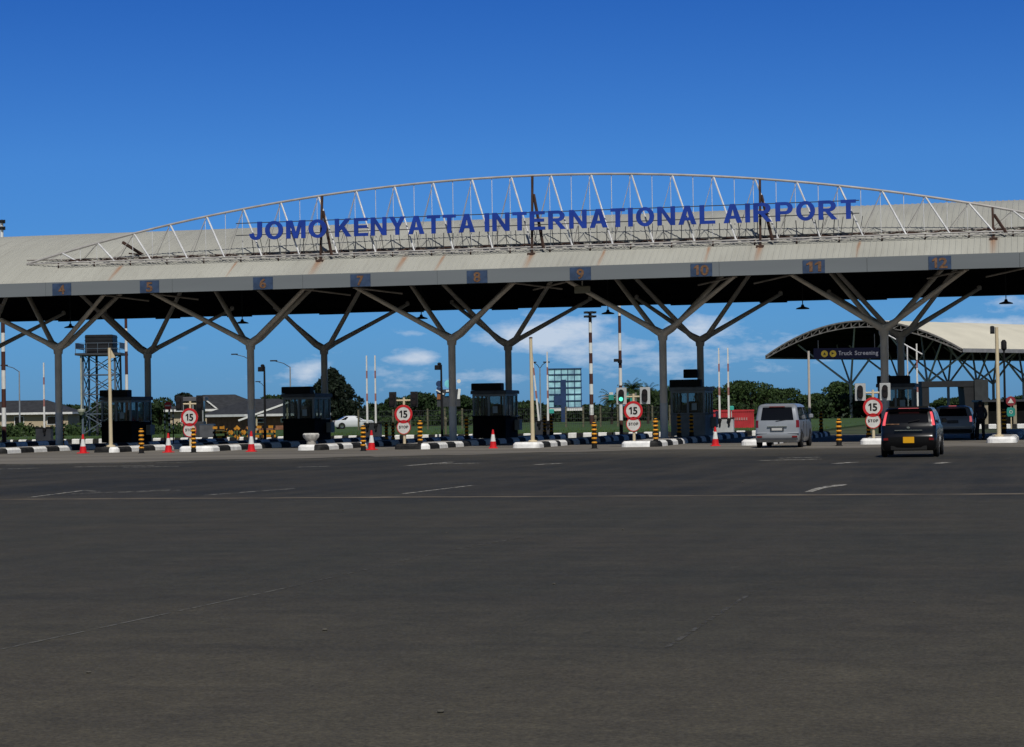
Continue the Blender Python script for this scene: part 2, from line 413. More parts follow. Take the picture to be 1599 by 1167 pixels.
apm = mat('dusty_concrete_apron', (.155, .14, .115), .9, var=.35, scale=.35, bump=.2, bscale=8, stretch=(.35, 1.6, 1))
E1 = []
x = -75.0
edge = [(-75, 66), (-45, 64.5), (-31.4, 65), (-25, 69), (-18, 74), (-12, 77.5), (-5, 77), (-1, 76), (16, 76)]
def interp(x, P):
    for (a, b), (c, d) in zip(P, P[1:]):
        if a <= x <= c: return b+(d-b)*(x-a)/(c-a)
    return P[-1][1]
while x < 14:
    E1.append((x, interp(x, edge)+3.2+R.uniform(-1.2, 1.2))); x += R.uniform(.5, 1.6)
sheet('concrete_apron', E1 + [(14, 115.3), (-75, 115.3)], .002, apm)
# joint across the carriageway: a strip of tan sand in a seam
jm = mat('tan_joint_sand', (.12, .098, .070), .95, var=.4, scale=1.2)
jp = []; jq = []
x = -60.0
while x < 14:
    y = 38.45+R.uniform(-.03, .03) + (0.012*(x+10) if x < -10 else 0)*.3; w = R.uniform(.16, .40); jp.append((x, y-w/2)); jq.append((x, y+w)); x += .4
sheet('road_joint', jp + jq[::-1], -.0015, jm)

def worn_paint(name, col, thr):
    m = bpy.data.materials.new(name); m.use_nodes = True; t = m.node_tree; b = t.nodes['Principled BSDF']
    b.inputs['Base Color'].default_value = col+(1,); b.inputs['Roughness'].default_value = .8
    c = t.nodes.new('ShaderNodeTexCoord'); n = t.nodes.new('ShaderNodeTexNoise'); n.inputs['Scale'].default_value = 5; n.inputs['Detail'].default_value = 7; n.inputs['Roughness'].default_value = .7
    t.links.new(c.outputs['Object'], n.inputs['Vector'])
    r = t.nodes.new('ShaderNodeMapRange'); r.inputs[1].default_value = thr; r.inputs[2].default_value = thr+.12; t.links.new(n.outputs[0], r.inputs[0])
    tr = t.nodes.new('ShaderNodeBsdfTransparent'); mx = t.nodes.new('ShaderNodeMixShader')
    t.links.new(r.outputs[0], mx.inputs[0]); t.links.new(tr.outputs[0], mx.inputs[1]); t.links.new(b.outputs[0], mx.inputs[2])
    t.links.new(mx.outputs[0], t.nodes['Material Output'].inputs[0]); return m
wp1 = worn_paint('worn_road_paint', (.38, .36, .31), .42)
wp2 = worn_paint('faint_road_paint', (.075, .07, .056), .45)
wp3 = worn_paint('thin_scratch_paint', (.12, .115, .095), .40)
def stripe(a, b, w, m, z=.006):
    a = Vector(a); b = Vector(b); d = (b-a).normalized(); n = Vector((-d.y, d.x))*w/2
    sheet('road_marking', [tuple(a-n), tuple(b-n), tuple(b+n), tuple(a+n)], -.0005, m)
for a, b, w, m in (((-19.45, 39.2), (-19.96, 42.9), .09, wp1), ((-19.9, 42.8), (-19.35, 42.3), .10, wp1), ((-19.35, 41.0), (-18.0, 42.9), .07, wp1), ((-18.6, 41.6), (-17.7, 42.7), .06, wp1),
                   ((-16.05, 40.0), (-15.37, 43.2), .08, wp1), ((-12.07, 40.1), (-11.85, 44.4), .09, wp1),
                   ((-18.14, 60.6), (-17.9, 64.6), .22, wp1), ((-17.8, 62.6), (-16.6, 63.0), .3, wp1), ((-14.3, 60.6), (-13.9, 61.9), .28, wp1), ((-8.3, 62.9), (-6.6, 64.0), .3, wp1), ((-8.0, 65.5), (-6.9, 66.3), .22, wp1),
                   ((-5.7, 58.9), (-5.3, 60.2), .3, wp1), ((-3.0, 58.1), (-2.8, 59.3), .3, wp1), ((-29.6, 62.9), (-27.3, 63.8), .25, wp1), ((-27.5, 61.9), (-25.9, 62.4), .2, wp1),
                   ((-21.3, 60.2), (-20.6, 61.0), .22, wp1), ((-31.3, 60.8), (-30.3, 61.9), .2, wp1), ((-33.5, 66.0), (-27.5, 67.6), .55, wp3), ((-27, 69.3), (-20.5, 71.6), .45, wp3), ((-36, 69.5), (-30, 70.6), .6, wp3), ((-17, 74.4), (-12.5, 76), .4, wp3), ((-24.6, 63.2), (-23.2, 63.6), .2, wp2),
                   ((-6.95, 13.6), (-6.73, 18.6), .028, wp3), ((-6.73, 18.6), (-6.6, 25.0), .03, wp2), ((-6.62, 23.8), (-6.32, 26.4), .05, wp2), ((-2.49, 14.2), (-2.5, 18.5), .04, wp2),
                   ((-1.4, 60.8), (-1.2, 64.0), .15, wp2), ((-22.5, 68), (-19.5, 69.6), .12, wp2), ((-12, 68.5), (-9.5, 69.2), .12, wp2)):
    stripe(a, b, w, m)
# the bright curved arrow stroke
sheet('road_arrow', [(-4.42, 39.9), (-4.28, 39.9), (-4.22, 41.8), (-4.08, 42.6), (-3.98, 43.0), (-3.98, 43.5), (-4.10, 43.5), (-4.2, 43.2), (-4.32, 42.6), (-4.42, 41.6)], -.0005, wp1)
# a few oil spots, pebbles
pm = mat('pebble', (.09, .085, .07), .9, var=.3)
pb = MB()
for i in range(40):
    y = R.uniform(11, 76); x = R.uniform(-.48, .02)*y
    r = R.uniform(.006, .022)
    pb.lathe([(r*.7, 0), (r, r*.4), (r*.6, r*.8)], 5, (x, y, -.004))
struct(pb.build('loose_gravel', pm), 'stuff')

# ================================================================ TOLL CANOPY
CX = [-54.45+9.5*i for i in range(8)]     # column lines; -44.95 ... -6.95 are in view
YF, YB, HJ = 94.0, 104.37, 4.83
Y0c, Y1c, ZE = 87.77, 108.4, 7.34
YM = (Y0c+Y1c)/2
def zroof(y, crown=10.27, e=ZE): t = (y-YM)/(YM-Y0c); return e+(crown-e)*(1-t*t)
def roof_material():
    m = mat('ribbed_metal_roof', (.395, .392, .342), .55, var=.12, scale=.25, stretch=(1, .4, 1))
    t = m.node_tree; b = t.nodes['Principled BSDF']; k = t.links.new
    src = b.inputs['Base Color'].links[0].from_socket
    c = t.nodes.new('ShaderNodeTexCoord'); sp = t.nodes.new('ShaderNodeSeparateXYZ'); k(c.outputs['Object'], sp.inputs[0])
    X, Y = sp.outputs[0], sp.outputs[1]
    n = t.nodes.new('ShaderNodeTexNoise'); n.inputs['Scale'].default_value = 1; n.inputs['Detail'].default_value = 5
    mp = t.nodes.new('ShaderNodeMapping'); mp.inputs['Scale'].default_value = (4, .25, 1); k(c.outputs['Object'], mp.inputs[0]); k(mp.outputs[0], n.inputs['Vector'])
    st = t.nodes.new('ShaderNodeMapRange'); st.inputs[1].default_value = .52; st.inputs[2].default_value = .75; st.inputs[4].default_value = .30; k(n.outputs[0], st.inputs[0])
    mx = t.nodes.new('ShaderNodeMix'); mx.data_type = 'RGBA'; k(st.outputs[0], mx.inputs[0]); k(src, mx.inputs[6]); mx.inputs[7].default_value = (.23, .215, .18, 1)
    # rust that has run down the slope from the steel posts
    tot = None
    for px_, s_ in ((-30.4, .16), (-21.05, .13), (-11.5, .13), (-2.2, .13), (-39.6, .09), (-26.6, .10), (-24.9, .06), (-13.6, .07), (-7.5, .05), (-34.2, .06), (-18.0, .05)):
        u = math_(t, 'DIVIDE', math_(t, 'SUBTRACT', math_(t, 'ADD', X, math_(t, 'MULTIPLY', math_(t, 'SUBTRACT', n.outputs[0], .5), .25)), px_), s_)
        g = math_(t, 'EXPONENT', math_(t, 'MULTIPLY', math_(t, 'POWER', u, 2), -1))
        tot = g if tot is None else math_(t, 'ADD', tot, g)
    dn = t.nodes.new('ShaderNodeMapRange'); dn.inputs[1].default_value = 89.4; dn.inputs[2].default_value = 89.0; dn.inputs[3].default_value = 0; dn.inputs[4].default_value = .75; k(Y, dn.inputs[0])
    up_ = t.nodes.new('ShaderNodeMapRange'); up_.inputs[1].default_value = 87.4; up_.inputs[2].default_value = 89.0; up_.inputs[3].default_value = .1; up_.inputs[4].default_value = 1; k(Y, up_.inputs[0])
    f = math_(t, 'MINIMUM', math_(t, 'MULTIPLY', math_(t, 'MULTIPLY', tot, dn.outputs[0]), up_.outputs[0]), .8)
    m2 = t.nodes.new('ShaderNodeMix'); m2.data_type = 'RGBA'; k(f, m2.inputs[0]); k(mx.outputs[2], m2.inputs[6]); m2.inputs[7].default_value = (.30, .13, .05, 1)
    k(m2.outputs[2], b.inputs['Base Color'])
    return m
ROOF = roof_material()
def vault(parent, x0, x1, y0, y1, ze, crown, rib, h, matl, under, name='roof'):
    """ribbed vaulted sheet with real ribs, plus its own underside"""
    ym = (y0+y1)/2; NS = 22
    zf = lambda y: ze+(crown-ze)*(1-((y-ym)/(ym-y0))**2)
    xs = []
    x = x0
    while x < x1:
        xs += [(x, 0), (x+rib*.62, 0), (x+rib*.70, h), (x+rib*.92, h)]; x += rib
    mb = MB(); n = len(xs)
    for j in range(NS+1):
        y = y0+(y1-y0)*j/NS
        for (a, b) in xs: mb.v.append((a, y, zf(y)+b))
    for j in range(NS):
        for i in range(n-1): mb.f.append((j*n+i, j*n+i+1, (j+1)*n+i+1, (j+1)*n+i)); mb.m.append(0)
    r = mb.build(name, matl, parent)
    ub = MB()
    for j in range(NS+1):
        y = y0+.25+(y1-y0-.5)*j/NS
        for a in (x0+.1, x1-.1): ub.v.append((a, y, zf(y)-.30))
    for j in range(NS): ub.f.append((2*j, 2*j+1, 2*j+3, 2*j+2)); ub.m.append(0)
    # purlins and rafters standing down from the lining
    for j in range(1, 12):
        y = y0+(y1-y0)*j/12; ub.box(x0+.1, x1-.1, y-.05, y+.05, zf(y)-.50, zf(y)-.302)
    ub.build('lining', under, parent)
    return r
canopy = thing('toll_canopy', 'long grey vaulted toll plaza canopy on branching steel columns above the gates', 'canopy', (0, 0, 0))
XL, XR = -72.0, 16.0
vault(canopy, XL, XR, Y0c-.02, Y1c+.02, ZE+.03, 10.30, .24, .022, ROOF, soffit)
fb = MB()
x = XL
while x < XR:                                   # fascia in long bent panels with hairline gaps
    x2 = min(x+5.9, XR)
    fb.box(x+.006, x2-.006, Y0c-.06, Y0c, 6.82, 7.405); x = x2
fb.build('front_fascia', fascia_m, canopy)
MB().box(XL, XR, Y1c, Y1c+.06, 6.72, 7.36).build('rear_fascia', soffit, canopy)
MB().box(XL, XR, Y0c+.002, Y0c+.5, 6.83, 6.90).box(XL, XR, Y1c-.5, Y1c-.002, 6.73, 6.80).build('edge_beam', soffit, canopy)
def tree_column(parent, x, y, front):
    m = MB()
    m.cyl((x, y, 1.75), (x, y, HJ-.35), .165, .165, 16)
    m.cyl((x, y, HJ-.35), (x, y, HJ+.10), .20, .25, 16)
    col = m.build('column', steel, parent, True)
    MB().cyl((x, y, .0), (x, y, 1.75), .168, .168, 16).lathe([(.30, 0), (.30, .04), (.2, .05)], 16, (x, y, .13)).build('column_base', steel_lo, col, True)  # lower shaft in a bluer grey than the part above
    s = -1 if front else 1
    for sx in (-1, 1):
        # arm towards the outer edge (ends low, beside the eave) and arm towards the crown (ends high)
        for (dy, zt) in ((s*2.74, 7.02), (-s*2.74, 8.75)):
            b = MB(); top = Vector((x+sx*3.57, y+dy, zt)); a = Vector((x+sx*.05, y+.02*dy, HJ-.05))
            k = Vector((x+sx*.42, y+dy*.10, HJ+.17))
            b.cyl(a, k, .18, .135, 10); b.cyl(k, top, .125, .085, 10)
            if zt < 8: b.lathe([(.11, -.06), (.11, .1), (.05, .16)], 10, top)
            b.build('branch', steel, col, True)
        if front:
            t = Vector((x+sx*3.57, y-2.74, 7.0)); MB().cyl(t, t+Vector((2.05 if x < -20 else -1.6, .3, -.30)), .045, .04, 8).build('tie_rod', truss_g, col)
for x in CX:
    tree_column(canopy, x, YF, True); tree_column(canopy, x, YB, False)

# lane number plates on the fascia
LN = {3: -46.5, 4: -41.73, 5: -37.64, 6: -32.47, 7: -28.14, 8: -23.08, 9: -18.71, 10: -13.72, 11: -9.2, 12: -4.26}
for n_, x in LN.items():
    if n_ == 3: continue
    t = thing('lane_number_sign', f'blue square plate with orange number {n_} on the grey fascia', 'lane sign', (x, Y0c-.06, 6.83), 0, 'lane number plates along the canopy edge')
    MB().box(-.44, .44, -.03, 0, .0, .52).build('plate', panel_b, t)
    w = .15 if n_ < 10 else .30
    text_parts(str(n_), -w, w, -.045, .06, .40, orange_n, t, 'digit', bold=.03, ext=.014)
# lane signal boxes under the far eave
for n_, x in LN.items():
    t = thing('hanging_lane_box', (f'dark box hanging from the rear eave behind lane number {n_}' if n_ > 3 else 'dark box hanging from the rear eave at the far left of the canopy'), 'sign box', (x*.985-4.3 if n_ > 3 else -51, Y1c-.2, 6.72), 0, 'dark boxes hanging under the rear eave')
    MB().box(-.68, .68, -.12, .06, -.07, .16, b=.02).build('box', soffit, t); MB().cyl((-.4, 0, .16), (-.4, 0, .45), .02).cyl((.4, 0, .16), (.4, 0, .45), .02).build('hanger', black, t)
# dish lamps on rods, one per bay
bays = [('left of the water tower', -49.6), ('above the house roofs', -40.1), ('left of the centre column', -30.6), ('beside the tall floodlight mast', -21.1), ('above the truck canopy', -11.6), ('at the far right', -2.1)]
for lab, x in bays:
    t = thing('hanging_lamp', f'dark dish lamp hanging on a thin rod under the canopy, {lab}', 'lamp', (x, 105.2, 6.17), 0, 'dish lamps hanging under the canopy')
    MB().cyl((0, 0, .05), (0, 0, 1.9), .025, n=6).build('rod', lampm, t)
    MB().lathe([(.33, 0), (.30, .05), (.09, .12), (.06, .22)], 16).build('shade', lampm, t, True)
t = thing('loudspeaker_box', 'small beige box hung just below the fascia near number 9', 'loudspeaker', (-19.15, 90, 6.42))
MB().box(-.33, .33, 0, .2, 0, .30, b=.03).build('case', mat('beige_plastic', (.28, .26, .2), .6), t); MB().cyl((0, .1, .28), (0, .1, 1.4), .03).build('bracket', steel, t)

# ================================================================ ARCH TRUSS + LETTERS
arch = thing('arch_truss', 'shallow white steel arch truss standing on the front slope of the roof', 'truss', (0, 0, 0))
YA, YB1, YB2 = 89.6, 89.2, 90.0
K_ = YA/91.0
AC, AH = -21.5*K_, 23.5*K_
Z1, Z2 = 8.36, 8.55
def ztop(x): return 8.38+3.06*K_*max(0, 1-((x-AC)/AH)**2)
NP = 27; xs = [AC-AH+2*AH*i/NP for i in range(NP+1)]
tb = MB()
fine = [AC-AH+2*AH*i/108 for i in range(109)]
for a, b in zip(fine, fine[1:]): tb.cyl((a, YA, ztop(a)), (b, YA, ztop(b)), .05, n=8)
tb.build('top_chord', truss_c, arch, True)
for y, z in ((YB1, Z1), (YB2, Z2)):
    c = MB()
    pts = [(xs[0], YA)] + [(x, y) for x in xs[1:-1]] + [(xs[-1], YA)]
    for (a, ya), (b, yb) in zip(pts, pts[1:]): c.cyl((a, ya, z), (b, yb, z), .032, n=8)
    if y == YB1:
        for (a, ya), (b, yb) in zip(pts[1:-1], pts[2:-1]): c.cyl((a, ya-.10, z-.10), (b, yb-.10, z-.10), .026, n=6)
    c.build('bottom_chord', truss_c if y == YB1 else truss_g, arch, True)
zb = MB()
for i in range(1, NP):
    x = xs[i]; mid = x+.5*(xs[1]-xs[0])
    if ztop(x)-Z1 < .25: continue
    MB().cyl((x, YA, ztop(x)), (mid+.1, YB1, Z1), .038, n=6).build('diagonal', truss_w, arch)
    MB().cyl((x, YA, ztop(x)), (x-.85, YB2, Z2), .013, n=6).build('thin_diagonal', truss_c, arch)
    MB().cyl((x, YA, ztop(x)), (x-.75, YB1, Z1), .011, n=6).build('thin_diagonal', truss_c, arch)
    MB().cyl((x-.08, YA+.02, ztop(x)), (x-.06, YA+.02, 8.5), .014, n=5).build('hanger_rod', truss_w, arch)
    if i % 2 or 8 < i < 24: MB().cyl((mid, YA+.02, ztop(mid)), (mid, YA+.02, 8.5), .014, n=5).build('hanger_rod', truss_w, arch)
for i in range(1, NP-1):
    x = xs[i]; x2 = xs[i+1]; m_ = (x+x2)/2
    zb.cyl((x, YB1, Z1), (m_, YB2, Z2), .03, n=5).cyl((m_, YB2, Z2), (x2, YB1, Z1), .03, n=5)
    zb.cyl((x, YB1, Z1), (x, YB1, zroof(YB1)), .035, n=5).cyl((x, YB2, Z2), (x, YB2, zroof(YB2)-.02), .035, n=5)
    zb.cyl((m_-.3, YB1, Z1+.12), (m_+.5, YB1+.05, Z1+.02), .025, n=5)
zb.build('base_lacing', rust, arch)
for x in (-30.85, -21.4, -11.68, -2.25):
    x *= K_; ya = 89.12
    p = MB().beam((x, ya, zroof(ya)-.05), (x-.03, YA-.06, ztop(x)-.03), .09, .09)
    hp = ztop(x)-zroof(ya); p.beam((x+.03, ya+.35, zroof(ya)+hp*.76), (x+.50, ya+.02, zroof(ya)+.22), .09, .09)
    p.box(x-.16, x+.16, ya-.2, ya+.15, zroof(ya-.2)-.1, zroof(ya)+.04)
    p.build('rusty_post', rust, arch)
MB().beam((-39.7, YA, 9.2), (-39.15, YA+.9, zroof(YA+.9)), .11, .11).beam((-39.15, YA+.9, zroof(YA+.9)), (-39.4, YA, 8.7), .06, .06).build('rusty_brace', rust, arch)

sign = thing('airport_name_sign', 'row of blue letters spelling the airport name on the roof', 'sign', (0, 0, 0))
YL = 89.0; KL = YL/90.5; LZ = lambda z: HC+(z-HC)*KL
zl = LZ(9.175)
for w, a, b in (('JOMO', -34.10, -30.54), ('KENYATTA', -30.16, -23.88), ('INTERNATIONAL', -23.44, -13.54), ('AIRPORT', -13.19, -7.73)):
    text_parts(w, a*KL, b*KL, YL-.05, zl, .79*KL, letter_m, sign, 'letter', bold=.035, ext=.07, single=False, gap=.10)
rb = MB()
for z in (LZ(9.40), LZ(9.93)): rb.box(-34.75*KL, -7.6*KL, YL+.03, YL+.065, z-.018, z+.018)
x = -34.0*KL
while x < -7.6*KL:
    rb.cyl((x, YL+.03, zl+.02), (x+R.uniform(-.12, .12), YB1, Z1), .018, n=5)
    rb.cyl((x+.35, YL+.04, zl+.1), (x+.15, YB2, Z2), .014, n=5); x += .78
rb.build('letter_rails', dkgrey, sign)

# ================================================================ ISLANDS
kerb_w = mat('scuffed_white_kerb_paint', (.84, .83, .80), .7, var=.16, scale=4.5, bump=.3, bscale=14)
kerb_k = mat('scuffed_black_kerb_paint', (.022, .022, .022), .8, var=.6, scale=4, bump=.3, bscale=14, spec=.15)
def island(xc, w, y0, y1, label, seg=1.28, off=0, nose=0):
    t = thing('traffic_island', label, 'kerb island', (xc, y0, 0), 0, 'black and white kerbed islands between the lanes')
    # outline, starting mid nose, running round
    hw = w/2; r = min(.34, hw*.6)
    out = []
    def arc(cx, cy, a0, a1, n=5):
        for i in range(n+1):
            a = a0+(a1-a0)*i/n; out.append((cx+r*cos(a), cy+r*sin(a)))
    arc(hw-r, r, -pi/2, 0); Lh = y1-y0
    y = r
    while y < Lh-r-.65: y += .64; out.append((hw, y))
    arc(hw-r, Lh-r, 0, pi/2); arc(-hw+r, Lh-r, pi/2, pi)
    while y > r+.5: out.append((-hw, y)); y -= .64
    arc(-hw+r, r, pi, 1.5*pi)
    n = len(out); vs = []
    for z, k in ((0, 0), (.15, .015), (.235, .10), (.24, .22)):
        for (px_, py_) in out:
            cx = max(-hw+.3, min(hw-.3, px_)); cy = max(.3, min(Lh-.3, py_)); d = Vector((cx-px_, cy-py_))
            if d.length > 1e-6: d.normalize()
            vs.append((px_+d.x*k, py_+d.y*k, z))
    mb = MB(); mb.v = vs; acc = off
    for i in range(n):
        j = (i+1) % n; Lg = (Vector(out[i])-Vector(out[j])).length
        mi = int((acc+Lg/2)/seg) % 2; acc += Lg
        if (out[i][1]+out[j][1])/2 < r and (out[i][0]+out[j][0])/2 <= hw-r+.01: mi = nose
        for k in range(3): mb.f.append((k*n+i, k*n+j, (k+1)*n+j, (k+1)*n+i)); mb.m.append(mi)
    mb.build('kerb', [kerb_w, kerb_k], t)
    tp = [vs[3*n+i] for i in range(n)]
    MB().add([(a, b, .236) for a, b, c in tp], [tuple(range(n))]).build('paving', conc, t)
    return t
names = {-54.45: 'left of lane 3', -44.95: 'between lanes 3 and 4', -35.45: 'between lanes 5 and 6', -25.95: 'between lanes 7 and 8', -16.45: 'between lanes 9 and 10', -6.95: 'between lanes 11 and 12', 2.55: 'right of lane 13'}
ISL = {}
for i, x in enumerate(CX[:7]):
    ISL[x] = island(x+.32, 1.55, 86.3, 113.0, f'long striped kerb island {names[round(x, 2)]} carrying a booth and two columns', off=(.2, 1.9, .35, .9, 1.5, .1, 0)[i], nose=(0, 1, 0, 1, 0, 0, 0)[i])
for i, (x, y0, lab) in enumerate(((-39.35, 86.6, 'narrow striped island with a cream pole between lanes 4 and 5'), (-30.15, 86.6, 'narrow striped island with a stone planter between lanes 6 and 7'),
                                (-20.9, 86.6, 'narrow striped island with a cream pole between lanes 8 and 9'), (-11.6, 87.0, 'narrow striped island behind the silver van between lanes 10 and 11'), (-2.0, 86.6, 'narrow striped island with a cream pole right of lane 12'))):
    island(x, 1.15, y0, 112.0, lab, seg=1.15, off=(.3, 1.2, .0, .6, .2)[i], nose=(1, 0, 0, 0, 0)[i])

# ================================================================ BOOTHS
def booth(x, y, label, g):
    t = thing('toll_booth', label, 'toll booth', (x, y, .24), 0, g)
    W2, L2 = .8, 2.5
    MB().box(-W2, W2, 0, L2, 0, 1.0, b=.03).box(-W2-.03, W2+.03, -.03, L2+.03, 1.0, 1.06).build('base_wall', booth_k, t)
    fr = MB()
    for a in (-W2+.05, 0, W2-.05):
        for b in (.05, L2-.05): fr.box(a-.045, a+.045, b-.045, b+.045, 1.06, 2.0)
    for a in (-W2+.05, W2-.05):
        for b in (.85, 1.65): fr.box(a-.04, a+.04, b-.04, b+.04, 1.06, 2.0)
    fr.box(-W2, W2, 0, .09, 1.98, 2.08).box(-W2, W2, L2-.09, L2, 1.98, 2.08).box(-W2, -W2+.09, .09, L2-.09, 1.98, 2.08).box(W2-.09, W2, .09, L2-.09, 1.98, 2.08)
    fr.build('window_frame', booth_f, t)
    for (a, b) in ((-W2+.10, -.05), (.05, W2-.10)):
        MB().box(a, b, .04, .055, 1.07, 1.975).build('window', booth_g, t); MB().box(a, b, L2-.055, L2-.04, 1.07, 1.975).build('window', booth_g, t)
    for xx in (-W2+.045, W2-.06):
        for (a, b) in ((.10, .80), (.90, 1.60), (1.70, L2-.10)): MB().box(xx, xx+.015, a, b, 1.07, 1.975).build('window', booth_g, t)
    MB().box(-W2-.07, W2+.07, -.1, L2+.12, 2.085, 2.26, b=.04).build('roof', booth_m, t)
    MB().box(-W2-.02, W2-.16, -.13, .5, 2.265, 2.60, b=.03).build('sign_box', black, t)
    # desk, monitor, paper notice seen through the glass
    MB().box(-W2+.12, W2-.12, .3, .8, 1.02, 1.08).box(-.35, .1, .55, .6, 1.12, 1.45).box(-.16, -.1, .56, .6, 1.08, 1.14).build('desk', dkgrey, t)
    MB().box(.18, .42, .03, .034, 1.18, 1.50).build('notice', mat('paper', (.35, .42, .45), .7), t)
    MB().box(W2+.035, W2+.30, .9, 1.6, 1.0, 1.05).build('counter', booth_f, t)
    MB().box(-.25, .2, L2-.7, L2-.6, .9, 1.6, b=.04).box(-.5, -.44, 1.0, 1.06, 1.08, 1.9).build('chair_back', black, t)
    MB().box(W2+.005, W2+.25, 1.75, 2.35, .35, .85, b=.02).build('air_conditioner', mat('grey_unit', (.3, .3, .3), .6), t)
    return t
first = None
for x, lab in ((-54.45, 'dark toll booth at the far left edge, beyond lane 3'), (-44.95, 'dark toll booth in front of the water tower, between lanes 3 and 4'), (-35.45, 'dark toll booth in front of the round dark tree, between lanes 5 and 6'),
               (-25.95, 'dark toll booth at the middle of the plaza, between lanes 7 and 8'), (-16.45, 'dark toll booth left of the red containers, between lanes 9 and 10'), (-6.95, 'dark toll booth behind the black car, between lanes 11 and 12')):
    if first is None: first = booth(x, 100.4, lab, 'dark toll booths under the canopy')
    else:
        q = dup(first, (x, 100.4, .24), lab)
        if x == -16.45:                      # base wall and roof swapped to a paler grey
            q['label'] = 'toll booth with pale grey walls left of the red containers, between lanes 9 and 10'
            pale = mat('pale_grey_wall', (.22, .23, .24), .7, var=.2, scale=2)
            for ch in S.objects:
                if ch.parent == q and ch.name.split('.')[0] in ('base_wall', 'roof'):
                    ch.data = ch.data.copy(); ch.data.materials[0] = pale
# equipment box on the roof line next to column of booth H
t = thing('equipment_box', 'black equipment box fixed to the rear column above the booth between lanes 9 and 10', 'box', (-16.78, 103.9, 2.95))
MB().box(-.4, .25, -.2, .12, 0, .42, b=.03).build('case', black, t); MB().box(-.05, .05, .1, .46, .15, .25).build('bracket', steel, t)

# ================================================================ BOOM BARRIERS
def barrier(x, arms, label, cab):
    t = thing('boom_barrier', label, 'barrier', (x*114.2/111.5, 114.2, .06), 0, 'boom barriers with raised arms behind the booths')
    MB().box(-.46, .46, -.2, .2, 0, .86, b=.03).build('cabinet', cab, t)
    MB().box(-.48, .48, -.22, .22, .865, .93, b=.02).build('cabinet_lid', black, t)
    for (ax, lean) in arms:
        b = MB(); L_ = 3.72; segs = 9
        for i in range(segs):
            p = Vector((ax+sin(lean)*L_*i/segs, -.24, .85+cos(lean)*L_*i/segs)); q = Vector((ax+sin(lean)*L_*(i+1)/segs, -.24, .85+cos(lean)*L_*(i+1)/segs))
            b.beam(p, q, .10-.004*i, .05, mi=1 if i in (3, 6) else 0)
        b.build('arm', [white, mat('faded_red_band', (.35, .16, .14), .6)], t)
        MB().cyl((ax, -.3, .8), (ax, -.18, .8), .10, n=12).beam((ax, -.24, .8), (ax-sin(lean)*.3, -.24, .5), .09, .08).build('pivot', black, t)
    return t
barrier(-54.2, [(.12, 0)], 'boom barrier with one raised arm at the far left', dkgrey)
barrier(-35.2, [(-.23, 0), (.25, 0)], 'boom barrier with two raised arms left of the middle, beside the white sedan', dkgrey)
barrier(-25.85, [(-.22, -.09), (.28, 0)], 'boom barrier with one tilted arm in front of the blue board', dkgrey)
barrier(-16.35, [(-.24, 0), (.24, 0)], 'boom barrier on a white cabinet in front of the red containers', mat('white_cabinet', (.5, .52, .52), .5))
barrier(-6.62, [(.0, 0)], 'boom barrier with one raised arm behind the black car', dkgrey)

# ================================================================ POLES ON THE ISLANDS
def cream_pole(x, y, h, label, head):
    t = thing('cream_pole', label, 'pole', (x, y, .236), 0, 'slim cream poles on the island noses')
    MB().cyl((0, 0, 0), (-.02, 0, h), .085, .065, 12).lathe([(.2, 0), (.2, .05), (.12, .08)], 12).build('shaft', cream, t, True)
    if head == 'flag': MB().prism([(.06, h-.45), (.26, h-.42), (.06, h-.08)], -.01, .01).build('bracket', cream, t)
    if head == 'lamp': MB().box(-.26, -.1, -.2, .2, h-.25, h+.05, b=.03).box(-.24, -.12, -.22, -.2, h-.2, h-.02).build('floodlight', lampm, t)
    if head == 'none': MB().lathe([(.08, h), (.09, h+.02), (.03, h+.05)], 10, (-.02, 0, 0)).build('cap', brown, t)
    return t
cream_pole(-39.34, 87.3, 4.25, 'cream pole with a small triangular bracket in front of the water tower', 'flag')
cream_pole(-20.75, 87.4, 4.25, 'bare cream pole in front of the raised barriers and the blue board', 'none')
cream_pole(-2.1, 87.2, 4.25, 'cream pole with a dark floodlight at the far right', 'lamp')

